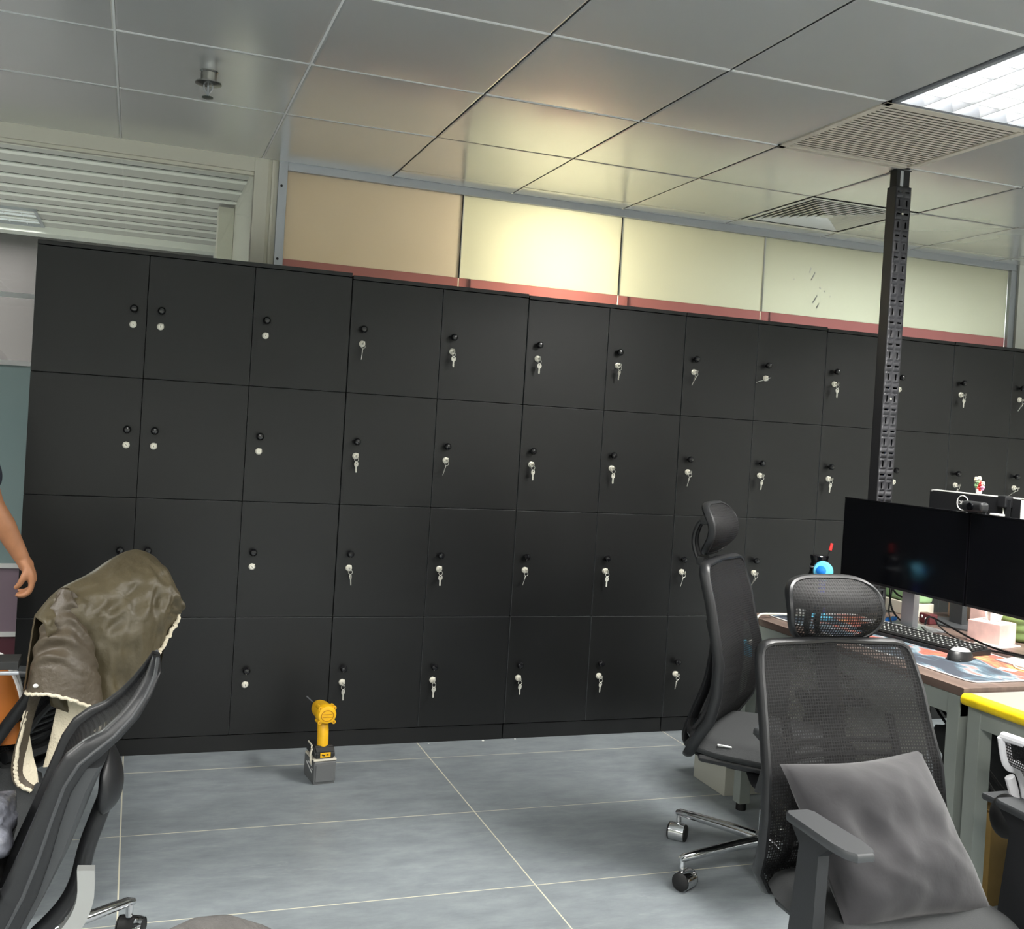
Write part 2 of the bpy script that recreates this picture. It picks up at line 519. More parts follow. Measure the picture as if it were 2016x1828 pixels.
def struct(name, mb, material, label, parent=None, sharp=35.0, cat='structure'):
    o = obj(name, mb, material, parent, False, sharp)
    if parent is None: tag(o, label, cat, None, 'structure')
    return o

def children_of(root):
    return [c for c in bpy.data.objects if c.parent == root]

def copy_tree(o, parent=None):
    c = o.copy()
    COL.objects.link(c)
    if parent is not None:
        c.parent = parent
        c.matrix_parent_inverse = o.matrix_parent_inverse.copy()
    for k in children_of(o):
        copy_tree(k, c)
    return c

def area(name, loc, size, power, color=(1, 1, 1), down=True, parent=None, spread=150):
    d = bpy.data.lights.new(name, 'AREA')
    d.shape = 'RECTANGLE'; d.size = size[0]; d.size_y = size[1]
    d.energy = power; d.color = color
    d.spread = math.radians(spread)
    o = bpy.data.objects.new(name, d)
    COL.objects.link(o)
    o.location = loc
    if parent is not None: o.parent = parent
    return o

def smooth_path(pts, k=6):
    """Catmull-Rom through pts"""
    P = [Vector(p) for p in pts]
    out = []
    for i in range(len(P)-1):
        p0 = P[max(i-1, 0)]; p1 = P[i]; p2 = P[i+1]; p3 = P[min(i+2, len(P)-1)]
        for j in range(k):
            t = j/k
            out.append(0.5*((2*p1)+(p2-p0)*t+(2*p0-5*p1+4*p2-p3)*t*t+(3*p1-p0-3*p2+p3)*t**3))
    out.append(P[-1])
    return out

def lerp_table(tab, x):
    if x <= tab[0][0]: return tab[0][1]
    for (a, va), (b, vb) in zip(tab[:-1], tab[1:]):
        if x <= b:
            t = (x-a)/(b-a)
            t = t*t*(3-2*t)*0.5 + t*0.5
            return va+(vb-va)*t
    return tab[-1][1]

def text_mesh(body, size, extrude=0.0004):
    cu = bpy.data.curves.new('text', 'FONT')
    cu.body = body; cu.size = size; cu.extrude = extrude
    cu.align_x = 'CENTER'; cu.align_y = 'CENTER'
    o = bpy.data.objects.new('text', cu)
    COL.objects.link(o)
    bpy.context.view_layer.update()
    me = bpy.data.meshes.new_from_object(o.evaluated_get(bpy.context.evaluated_depsgraph_get()))
    bpy.data.objects.remove(o); bpy.data.curves.remove(cu)
    return me

# ================================================================== SETTING
CEIL = 2.54
WALL_Y = 0.42
struct('floor', MB().bb(-6.2, 6.2, -9.0, 6.0, -0.06, 0.0), M['floor'], 'grey slate look floor tiles with pale grout lines')

# ceiling tiles (one surface, pattern of pressed metal tiles)
XS = [0.2402+0.5985*k for k in range(-11, 11)]
YS = [0.264-0.609*k for k in range(0, 16)]
LIGHT_CELLS = {}
LIGHTS = [(1.7363, -2.172), (-3.052, -2.172), (4.130, -2.172), (-0.658, -4.608), (1.7363, -4.608), (4.130, -4.608), (-3.052, -4.608), (-0.658, -7.044), (1.7363, -7.044), (-3.052, -7.044), (4.130, -7.044)]  # last two are unseen, added to strengthen reflections on the upper lockers
def in_light(cx, cy):
    return any(abs(cx-lx) < 0.28 and abs(cy-ly) < 0.58 for lx, ly in LIGHTS)
def tile(mb, x0, x1, y0, y1, seed):
    rnd = random.Random(seed)
    g = 0.0036
    x0 += g; x1 -= g; y0 += g; y1 -= g
    tx, ty, bl = rnd.uniform(-.0020, .0020), rnd.uniform(-.0020, .0020), rnd.uniform(-.0016, .0008)
    n = 9
    bm = mb.bm
    V = []
    for j in range(n):
        row = []
        for i in range(n):
            a, b = i/(n-1), j/(n-1)
            edge = 1.0
            if i in (0, n-1) or j in (0, n-1): edge = 0.0
            aa = 0.008/(x1-x0) if i == 1 else (1-0.008/(x1-x0) if i == n-2 else a)
            bb_ = 0.008/(y1-y0) if j == 1 else (1-0.008/(y1-y0) if j == n-2 else b)
            z = CEIL + 0.003*(1-edge) + edge*((aa-.5)*tx+(bb_-.5)*ty + bl*16*aa*(1-aa)*bb_*(1-bb_)*0.5)
            row.append(bm.verts.new((x0+(x1-x0)*aa, y0+(y1-y0)*bb_, z)))
        V.append(row)
    for j in range(n-1):
        for i in range(n-1):
            bm.faces.new((V[j][i], V[j+1][i], V[j+1][i+1], V[j][i+1]))
mb = MB()
sd = 0
yb = [WALL_Y]+YS
for x0, x1 in zip(XS[:-1], XS[1:]):
    ybx = yb if x0 > 0.2 else [WALL_Y]+YS[1:]
    for y1, y0 in zip(ybx[:-1], ybx[1:]):
        sd += 1
        cx, cy = (x0+x1)/2, (y0+y1)/2
        if in_light(cx, cy): continue
        if abs(cx-1.736) < .1 and abs(cy+1.2585) < .1: continue       # return grille
        if abs(cx-2.335) < .1 and abs(cy+0.0405) < .1: continue       # diffuser
        tile(mb, x0, x1, y0, y1, sd)
mb.wn = True
ceil = obj('ceiling', mb, M['ceil_tile'], None, False, 60)
tag(ceil, 'grid of grey painted metal ceiling tiles over the lockers', 'ceiling', None, 'structure')
backing = obj('ceiling_backing', MB().bb(-6.2, 6.2, -9.0, WALL_Y, CEIL+0.16, CEIL+0.2), M['dark_void'], ceil)
# groove strips just above the tile joints
mb = MB()
dk = MB()
for x in XS:
    if x < 0.2:
        mb.bb(x-0.0042, x+0.0026, -9.0, WALL_Y, CEIL-0.0006, CEIL+0.0042)
        dk.bb(x+0.0026, x+0.012, -9.0, WALL_Y, CEIL+0.0065, CEIL+0.0085)
    else:
        dk.bb(x-0.012, x+0.012, -9.0, WALL_Y, CEIL+0.0060, CEIL+0.0080)
for y in YS:
    for x0, x1 in zip(XS[:-1], XS[1:]):
        if in_light((x0+x1)/2, y) or (x0 < 0.2 and y > 0): continue
        if x0 > 0.2 and y > -0.5:
            dk.bb(x0, x1, y-0.012, y+0.012, CEIL+0.0060, CEIL+0.0080)
        else:
            mb.bb(x0+.004, x1-.004, y-0.0040, y+0.0040, CEIL-0.0004, CEIL+0.0042)
obj('ceiling_gap', dk, mat('joint_grey', (74, 74, 74), .7), ceil)
# leave the joints closed except over the fittings (bars sit above the frames there)
obj('ceiling_joint', mb, M['print_white'], ceil)

# outer walls of the office, left and behind the camera
struct('wall_left', MB().bb(-6.3, -6.2, -9.0, 6.0, 0, 2.74), M['white_wall'], 'plain white side wall of the office, left')
struct('wall_front', MB().bb(-6.2, 6.2, -9.1, -9.0, 0, 2.74), M['white_wall'], 'plain white office wall behind the camera')
struct('wall_right', MB().bb(6.2, 6.3, -9.0, 6.0, 0, 2.74), M['white_wall'], 'plain white side wall of the office, right')
struct('wall_back', MB().bb(4.03, 6.2, WALL_Y-0.02, WALL_Y+0.10, 0, 2.74), M['white_wall'], 'white wall beside the right end of the frosted partition')

# partition behind the lockers: aluminium frame
mb = MB()
mb.bb(-0.245, 4.03, WALL_Y-0.005, WALL_Y+0.05, 2.505, CEIL+0.004, 0.003)
struct('trim_1', mb, M['aluminium'], 'aluminium top rail over the frosted panels')
struct('trim_2', MB().bb(3.985, 4.03, WALL_Y-0.005, WALL_Y+0.05, 0, 2.505, 0.003), M['aluminium'], 'aluminium end post of the frosted partition beside the white wall')
mb = MB()
mb.bb(-0.390, -0.328, WALL_Y-0.012, WALL_Y+0.07, 0, CEIL+0.004, 0.002)
mb.bb(-0.328, -0.283, WALL_Y+0.006, WALL_Y+0.07, 0, CEIL+0.004)
mb.bb(-0.312, -0.300, WALL_Y-0.004, WALL_Y+0.02, 0, CEIL+0.004, 0.002)
tp = struct('trim_3', mb, M['cream_paint'], 'cream double post between clear and frosted glass')
mb = MB().bb(-0.283, -0.243, WALL_Y-0.012, WALL_Y+0.05, 0, CEIL+0.004, 0.002)
struct('trim_4', mb, M['aluminium'], 'silver post at the left end of the frosted panels')
mb = MB()
for z in (2.43, 2.10): mb.cyl((-0.268, WALL_Y-0.014, z), (-0.268, WALL_Y-0.008, z), 0.006, n=10)
obj('screw', mb, M['locker_dark'], bpy.data.objects['trim_4'])
mb = MB().bb(-6.2, -0.39, WALL_Y-0.012, WALL_Y+0.06, 2.478, CEIL+0.004, 0.002)
mb.bb(-6.2, -0.39, WALL_Y+0.0, WALL_Y+0.04, 2.462, 2.478, 0.002)
struct('trim_5', mb, M['cream_paint'], 'cream header rail over the clear glass')

# frosted panes (thin single sheets), pink film strip below
bx = [-0.243, 0.600, 1.452, 2.302, 3.150, 3.985]
for i in range(5):
    a, b = bx[i]+0.003, bx[i+1]-0.003
    w = struct('window_%d' % (i+1), MB().bb(a, b, WALL_Y+0.018, WALL_Y+0.022, 2.108, 2.505), M['frost_pink' if i == 0 else 'frost'],
               ['frosted partition panel furthest left, next to the silver post', 'frosted partition panel second from the left, glowing warm', 'third frosted partition panel from the left',
                'fourth frosted partition panel from the left, with pale scratches', 'frosted partition panel at the right end, behind the black post'][i])
    j = MB().bb(bx[i+1]-0.003, bx[i+1]-0.0005, WALL_Y+0.012, WALL_Y+0.030, 2.108, 2.505)
    if i < 4: obj('joint', j, M['print_white' if i >= 2 else 'locker_dark'], w)
    j = MB().bb(bx[i+1]-0.0005, bx[i+1]+0.003, WALL_Y+0.010, WALL_Y+0.030, 2.108, 2.505)
    if i < 4: obj('joint', j, M['print_white'], w)
    obj('pane', MB().bb(a, b, WALL_Y+0.018, WALL_Y+0.022, 2.03, 2.108), M['pinkfilm'], w)
    if i < 4: obj('joint', MB().bb(bx[i+1]+0.055, bx[i+1]+0.061, WALL_Y+0.020, WALL_Y+0.035, 2.03, 2.108), M['aluminium'], w)
struct('wall_light_block', MB().bb(-0.243, 3.985, WALL_Y, WALL_Y+.04, 0, 2.03), M['grey_wall'], 'added solid panel behind the lockers, blocking pink light from the lower partition')  # added opaque panel, keeps pink glow low in the partition off the ceiling
mb = MB()
for (x, z, l, an) in ((2.62, 2.33, .05, -1.1), (2.60, 2.36, .03, -1.3), (2.67, 2.27, .012, .5), (2.70, 2.255, .01, 1.0), (2.64, 2.205, .05, -1.0), (2.66, 2.17, .03, -1.0), (2.5, 2.3, .006, 0), (2.74, 2.23, .006, .3)):
    mb.box((x, WALL_Y+0.0165, z), (l, 0.001, 0.008), 0, rot=Matrix.Rotation(an, 3, 'Y'))
obj('scratch', mb, M['print_white'], bpy.data.objects['window_4'])

# clear / film panes left of the post
w = struct('window_6', MB().bb(-6.2, -0.392, WALL_Y+0.018, WALL_Y+0.022, 1.545, 2.47), M['glass'], 'clear glass over the left lockers, looking into the next room')
obj('pane', MB().bb(-6.2, -0.392, WALL_Y+0.018, WALL_Y+0.022, 0.69, 1.545), M['tealfilm'], w)
obj('pane', MB().bb(-6.2, -0.392, WALL_Y+0.018, WALL_Y+0.022, 0.40, 0.69), M['mauvefilm'], w)
obj('pane', MB().bb(-6.2, -0.392, WALL_Y+0.018, WALL_Y+0.022, 0.02, 0.40), M['maroonfilm'], w)
for z in (1.831, 1.546, 0.690, 0.400):
    obj('glazing_strip', MB().bb(-6.2, -0.392, WALL_Y+0.010, WALL_Y+0.030, z-0.010, z+0.010), M['print_white'], w)

# rooms behind the partition
struct('wall_corridor', MB().bb(-0.385, -0.285, WALL_Y+0.075, 3.3, 0, 2.74), M['cream_paint'], 'cream side wall of the room behind the clear glass')
struct('wall_corridor_far', MB().bb(-6.2, -0.385, 3.12, 3.22, 0, 2.74), M['dark_wall'], 'grey far wall of the room behind the clear glass')
struct('wall_corridor_left', MB().bb(-3.6, -3.5, WALL_Y+0.065, 3.12, 0, 2.74), M['dark_wall'], 'dark side wall of the room behind the clear glass, left')
struct('wall_back_room', MB().bb(-0.285, 6.2, 2.6, 2.7, 0, 2.74), M['cream_paint'], 'cream far wall of the room behind the frosted panels')
struct('ceiling_back_room', MB().bb(-0.285, 6.2, WALL_Y+0.06, 2.6, 2.56, 2.62), M['cream_paint'], 'ceiling of the room behind the frosted panels')
struct('trim_6', MB().bb(-0.47, -0.386, 1.45, 1.55, 0, 2.50, 0.004), M['cream_paint'], 'cream door post in the room behind the clear glass')
mb = MB()
sf = MB()
ys = [0.597, 0.787, 1.049, 1.326, 1.605, 1.852, 2.104, 2.360, 2.656, 2.95]
for a, b in zip(ys[:-1], ys[1:]):
    mb.bb(-3.5, -0.386, a+0.008, a+0.07, 2.508, 2.514)
    sf.bb(-3.5, -0.386, a+0.0705, b+0.002, 2.516, 2.522)
mb.bb(-6.2, -0.386, WALL_Y+0.06, 0.58, 2.515, 2.525)
mb.bb(-6.2, -0.386, 2.95, 3.12, 2.47, 2.515)
cc = struct('ceiling_corridor', mb, M['ceil_strip'], 'ribbed metal strip ceiling behind the clear glass')
obj('ceiling_backing', MB().bb(-6.2, -0.386, WALL_Y+0.06, 3.12, 2.54, 2.58), M['dark_void'], cc)
obj('strip_face', sf, mat('strip_face', (176, 174, 168), .4, metal=.2), cc)

# ================================================================== CEILING FITTINGS
def light_fixture(x, y, label, power, color=(1.0, 0.975, 0.93), tubes='tube', z=CEIL):
    t = thing('louver_light', label, 'light', (x, y, z), 0, 'louvered ceiling lights')
    W, L = 0.585, 1.206
    fr = MB()
    fr.bb(-W/2, -W/2+0.018, -L/2, L/2, -0.004, 0.11); fr.bb(W/2-0.018, W/2, -L/2, L/2, -0.004, 0.11)
    fr.bb(-W/2, W/2, -L/2, -L/2+0.018, -0.004, 0.11); fr.bb(-W/2, W/2, L/2-0.018, L/2, -0.004, 0.11)
    obj('frame', fr, M['aluminium'], t)
    obj('reflector', MB().bb(-W/2+.018, W/2-.018, -L/2+.018, L/2-.018, 0.10, 0.105), M['print_white'], t)
    lv = MB()
    nx, ny = 5, 12
    for i in range(1, nx):
        xx = -W/2+W*i/nx
        lv.prism([(xx-0.016, -L/2+.018, 0.055), (xx+0.016, -L/2+.018, 0.055), (xx+0.002, -L/2+.018, 0.0), (xx-0.002, -L/2+.018, 0.0)], (0, L-.036, 0))
    for j in range(1, ny):
        yy = -L/2+L*j/ny
        lv.prism([(-W/2+.018, yy-0.006, 0.05), (-W/2+.018, yy+0.006, 0.05), (-W/2+.018, yy+0.0015, 0.004), (-W/2+.018, yy-0.0015, 0.004)], (W-.036, 0, 0))
    obj('louver', lv, M['louver'], t)
    for i in range(4):
        xx = -W/2+W*(i+0.5+0.0)/4
        obj('lamp_tube', MB().cyl((xx, -L/2+.03, 0.08), (xx, L/2-.03, 0.08), 0.014, n=12), M[tubes], t)
    a = area('lamp', (0, 0, -0.006), (W-.04, L-.04), power, color, parent=t, spread=155)
    return t
FIRST = light_fixture(*LIGHTS[0], 'bright louvered ceiling light beside the return air grille', OFFICE_LIGHT)
for lx, ly in LIGHTS[1:]:
    o = copy_tree(FIRST)
    o.location = (lx, ly, CEIL)
    o['label'] = 'louvered ceiling light assumed further back in the office, outside the view'
# room behind the clear glass
o = copy_tree(FIRST)
o.location = (-2.05, 2.62, 2.505)
o['label'] = 'louvered ceiling light in the room behind the clear glass'
for ch in children_of(o):
    if ch.type == 'LIGHT':
        ch.data = ch.data.copy(); ch.data.energy = CORRIDOR_LIGHT*.2
o.rotation_euler = (0, 0, PI/2)

o2 = copy_tree(o)  # second corridor fixture, unseen, added to light that room
o2.location = (-2.75, 1.35, 2.505)
o2['label'] = 'extra louvered light added out of view to brighten the room behind the clear glass'
for ch in children_of(o2):
    if ch.type == 'LIGHT':
        ch.data = ch.data.copy(); ch.data.energy = CORRIDOR_LIGHT
# warm pendant in the room behind the frosted panels
t = thing('warm_lamp', 'warm lamp glowing behind the second frosted panel', 'light', (1.12, 0.80, 2.26))
mb = MB().lathe([(0.0, 0.0), (0.10, 0.012), (0.15, 0.06), (0.16, 0.10), (0.10, 0.14), (0.0, 0.15)], n=28)
obj('lamp_shade', mb, M['warm_tube'], t)
obj('cord', MB().cyl((0, 0, 0.14), (0, 0, 0.40), 0.004, n=8), M['black_cable'], t)
d = bpy.data.lights.new('lamp', 'POINT'); d.energy = BACK_LIGHT; d.color = (1.0, 0.88, 0.58); d.shadow_soft_size = 0.10
lo = bpy.data.objects.new('lamp', d); COL.objects.link(lo); lo.parent = t; lo.location = (0, -0.02, -0.10)
# cool general light in the same room
t = thing('panel_light', 'ceiling panel light of the room behind the frosted panels', 'light', (3.0, 1.6, 2.55))
obj('frame', MB().bb(-.6, .6, -.3, .3, -0.01, 0.008, 0.004), M['aluminium'], t)
obj('diffuser', MB().bb(-.57, .57, -.27, .27, -0.014, -0.008), M['tube'], t)
area('lamp', (0, 0, -0.02), (1.1, 0.5), 60.0, (0.90, 1.0, 0.88), parent=t, spread=175)

# return grille
t = thing('return_grille', 'square ribbed return air grille next to the bright light', 'vent', (1.736, -1.2585, CEIL))
h = 0.297
fr = MB()
for s in (-1, 1):
    fr.bb(s*h-0.014, s*h+0.014, -h-0.014, h+0.014, -0.006, 0.012, 0.002)
    fr.bb(-h-0.014, h+0.014, s*h-0.014, s*h+0.014, -0.006, 0.012, 0.002)
obj('frame', fr, M['vent_paint'], t)
sl = MB()
nsl = 24
for i in range(nsl):
    y = -h+0.02+(2*h-0.04)*(i+.5)/nsl
    sl.prism([(-h+.014, y-0.0085, 0.0), (-h+.014, y+0.0045, -0.001), (-h+.014, y+0.0085, 0.012), (-h+.014, y+0.0055, 0.012)], (2*h-.028, 0, 0))
obj('slat', sl, M['vent_paint'], t)
obj('backing', MB().bb(-h, h, -h, h, 0.03, 0.034), M['grille_dark'], t)

# square cone diffuser
t = thing('air_diffuser', 'square stepped air diffuser in front of the frosted panels', 'vent', (2.335, -0.0405, CEIL))
fr = MB()
for k in range(9):
    a = 0.300 if k == 0 else 0.300-0.012-0.031*k
    b = a-0.022 if k == 0 else a-0.017
    z0, z1 = (-0.004, -0.003) if k == 0 else (-0.002, 0.0125)
    prof = [(a, z0), (a-0.0035, z0-0.0008), (b, z1), (b, z1+0.002), (a-0.004, z0+0.0028), (a, z0+0.002)]
    if b < 0.02: continue
    rings = [[Vector((sx*r, sy*r, z)) for sx, sy in ((-1, -1), (1, -1), (1, 1), (-1, 1))] for r, z in prof]
    fr.ring_loft(rings+[rings[0]], True, False, False)
obj('cone', fr, M['ceil_strip'], t, sharp=10)
obj('core', MB().lathe([(0.045, -0.001), (0.0, 0.018)], n=4), M['ceil_strip'], t)
obj('backing', MB().bb(-.29, .29, -.29, .29, 0.05, 0.054), M['grille_dark'], t)

# sprinkler
t = thing('fire_sprinkler', 'small chrome sprinkler head hanging from a ceiling tile', 'sprinkler', (-0.662, -0.705, CEIL))
obj('cup', MB().lathe([(0.030, 0.004), (0.031, -0.002), (0.027, -0.006), (0.026, -0.034), (0.043, -0.038), (0.044, -0.042), (0.026, -0.046), (0.012, -0.048)], n=28), mat('sprinkler_chrome', (150, 150, 146), 0.22, metal=0.9), t)
mb = MB()
for s in (-1, 1):
    mb.tube(smooth_path([(s*0.014, 0, -0.046), (s*0.013, 0, -0.058), (s*0.004, 0, -0.074), (0.0, 0, -0.082)]), 0.0028, 8)
mb.cyl((0, 0, -0.046), (0, 0, -0.086), 0.0035, n=10)
obj('yoke', mb, M['silver'], t)
obj('deflector', MB().lathe([(0.0, -0.084), (0.018, -0.086), (0.019, -0.089), (0.0, -0.090)], n=20), mat('deflector_metal', (90, 98, 94), 0.35, metal=0.7), t)

# ================================================================== LOCKERS
SEAM = [0.070, 0.5545, 1.0325, 1.5065, 1.985]
KNOB_MB = MB().lathe([(0.0055, 0.0), (0.0055, 0.008), (0.0085, 0.011), (0.0122, 0.017), (0.0130, 0.022), (0.0115, 0.028), (0.0075, 0.032), (0.0, 0.0333)], axis=(0, -1, 0), n=20)
KNOB_ME = KNOB_MB.mesh('knob')
LOCK_ME = MB().lathe([(0.0115, 0.0), (0.0118, 0.004), (0.0105, 0.006), (0.0085, 0.0065), (0.0085, 0.011), (0.0075, 0.012), (0.0, 0.0122)], axis=(0, -1, 0), n=20).box((0.006, -0.005, 0.006), (0.008, 0.008, 0.008), 0.002).mesh('lock')
SLOT_ME = MB().box((0, -0.0124, 0), (0.0018, 0.001, 0.008)).mesh('keyhole')
for me, m in ((KNOB_ME, 'knob'), (LOCK_ME, 'nickel'), (SLOT_ME, 'grille_dark')): me.materials.append(M[m])
# key ring set: an inserted key (bow seen edge on), a ring and a hanging spare key
def key_mesh():
    mb = MB()
    n = 18
    out = [(0.0095*math.cos(2*PI*i/n), 0.0105*math.sin(2*PI*i/n)) for i in range(n)]
    blade = [(-0.0035, -0.010), (-0.0035, -0.026), (-0.002, -0.031), (0.002, -0.031), (0.0035, -0.028), (0.0026, -0.024), (0.0035, -0.021), (0.0026, -0.017), (0.0035, -0.010)]
    mb.prism([(x, 0.0, z-0.012) for x, z in out], (0, 0.0018, 0))
    mb.prism([(x, 0.0, z-0.012) for x, z in blade], (0, 0.0018, 0))
    return mb
KEY_ME = key_mesh().mesh('key'); KEY_ME.materials.append(M['keymetal'])
KEYHOLE_ME = MB().cyl((0, -0.0006, -0.0075), (0, 0.0024, -0.0075), 0.0022, n=10).mesh('key_eye'); KEYHOLE_ME.materials.append(M['grille_dark'])
RING_MB = MB()
RING_MB.prism([(0.0009, -0.012, -0.004), (0.0009, -0.030, -0.004), (0.0009, -0.036, -0.009), (0.0009, -0.042, -0.004), (0.0009, -0.042, 0.004), (0.0009, -0.036, 0.009), (0.0009, -0.030, 0.004), (0.0009, -0.012, 0.004)], (-0.0018, 0, 0))
RING_MB.tube([(0.0085*math.cos(2*PI*i/20), -0.036, -0.0135+0.0085*math.sin(2*PI*i/20)) for i in range(20)], 0.0009, 6, loop=True)
RING_ME = RING_MB.mesh('key_ring'); RING_ME.materials.append(M['keymetal'])
ROWS = ['top', 'second', 'third', 'bottom']
ORD = ['first', 'second', 'third', 'fourth', 'fifth', 'sixth', 'seventh', 'eighth', 'ninth', 'tenth', 'eleventh', 'twelfth', 'thirteenth']
def locker_unit(cols, ztop, label, knob_right=()):
    """cols: list of (column number, x0, x1)"""
    x0, x1 = cols[0][1], cols[-1][2]
    t = thing('locker_cabinet', label, 'locker', (x0, 0.0, 0.0), 0, 'black locker cabinets')
    W = x1-x0
    dz = ztop-2.003
    obj('body', MB().bb(0.0015, W-0.0015, 0.001, 0.398, 0.066, 1.984+dz), M['locker_dark'], t)
    obj('plinth', MB().bb(0.001, W-0.001, -0.010, 0.39, 0.0, 0.0665, 0.001), M['locker'], t)
    obj('top_panel', MB().bb(0.001, W-0.001, -0.021, 0.40, 1.9865+dz, 2.003+dz, 0.0012), M['locker'], t)
    for ci, a, b in cols:
        for r in range(4):
            z0, z1 = SEAM[3-r], SEAM[4-r]
            if r == 0: z1 += dz
            g = 0.0016
            dx0, dx1 = a-x0+g, b-x0-g
            yy = -0.019+random.uniform(-0.0006, 0.0006)
            d = obj('door', MB().bb(dx0, dx1, yy, -0.0005, z0+g, z1-g, 0.0014, 2), M['locker'], t)
            d.data.materials.append(M['edge_band'])
            for p in d.data.polygons:
                if abs(p.normal.y) < 0.5: p.material_index = 1
            kx = (dx1-0.047) if ci in knob_right else (dx0+0.053)
            zc = (SEAM[3-r]+SEAM[4-r])/2
            if r == 3: zc -= 0.006
            k = link('knob', KNOB_ME, None, d); k.scale = (1.2, 1.1, 1.2); k.location = (kx, yy, zc+0.032)
            l = link('lock', LOCK_ME, None, d); l.scale = (1.18, 1.1, 1.18); l.location = (kx-0.001, yy, zc-0.029)
            s = link('keyhole', SLOT_ME, None, d); s.location = (kx-0.001, yy-.0012, zc-0.029)
            s.rotation_euler = (0, random.uniform(-.5, .5), 0)
            spec = KEYS.get((ci, r+1))
            if spec is not None:
                kr = link('key_ring', RING_ME, None)
                kr.location = (x0+kx-0.001, yy, zc-0.029)
                kr.rotation_euler = (0, spec[1], 0)
                tag(kr, 'small keys hanging in the %s row lock, %s locker column from the left' % (ROWS[r], ORD[ci-1]), 'key', 'keys hanging in the locker locks')
                ke = link('key', KEY_ME, None, kr); ke.scale = (1.15, 1.15, 1.15); ke.location = (0.001, -0.037, -0.0195); ke.rotation_euler = (0, -spec[1]-spec[2], spec[0])
                he = link('key_eye', KEYHOLE_ME, None, ke)
    return t
# (column, row): (turn of hanging key about vertical, turn of the ring, lean)
KEYS = {(4, 1): (1.3, .1, .03), (4, 2): (.5, .1, .05), (4, 3): (1.0, -.1, .06), (4, 4): (.7, 0, .05),
        (5, 1): (.2, .1, .02), (5, 2): (1.25, .3, .1), (5, 3): (.3, .1, .0), (5, 4): (.4, .1, .0),
        (6, 1): (.1, .1, .0), (6, 2): (.4, .1, .05), (6, 3): (1.1, .3, .03), (6, 4): (.5, .1, .05),
        (7, 1): (.6, .2, .0), (7, 2): (.3, .2, .02), (7, 3): (.3, .2, .0), (7, 4): (.5, .2, .0),
        (8, 1): (1.4, .3, .0), (8, 2): (.9, .3, .04), (8, 3): (1.0, .3, .04), (8, 4): (.8, .3, .03),
        (9, 1): (1.5, 1.2, -.6), (9, 2): (.4, .3, .0), (9, 3): (1.3, .4, .0),
        (10, 1): (.1, .2, .0), (10, 2): (.3, .4, .0),
        (12, 1): (.1, .4, .0), (12, 2): (.6, .5, .0), (13, 1): (1.3, .4, .0), (13, 2): (1.2, .9, -.3)}
locker_unit([(1, -1.2235, -0.8124), (2, -0.8124, -0.4019), (3, -0.4019, -0.001)], 2.012, 'leftmost black locker cabinet, three columns wide, no keys in its locks', (1,))
LAB = ['black two column locker cabinet behind the yellow power tool', 'black two column locker cabinet second to the right of the power tool', 'black two column locker cabinet behind the high back office chair',
       'black two column locker cabinet behind the slotted post', 'rightmost black two column locker cabinet, behind the back desk monitor']
for i in range(5):
    c = 4+2*i
    a = 0.8*i
    locker_unit([(c, a+.001, a+0.4), (c+1, a+0.4, a+0.799)], [2.003, 1.997, 1.997, 1.992, 1.993][i], LAB[i])
# plaster crumbs and screws left on the floor
for i, (x, y, r) in enumerate(((0.70, -0.036, .006), (0.855, -0.028, .004), (1.88, -0.04, .006), (1.77, -0.05, .003), (0.45, -0.035, .003))):
    mb = MB().sphere((x, y, r*.6), r, 8, (1.2, .8, .6))
    tag(obj('plaster_crumb', mb, M['print_white']), 'tiny white plaster crumb on the floor along the locker plinth', 'crumb', 'white crumbs along the lockers')

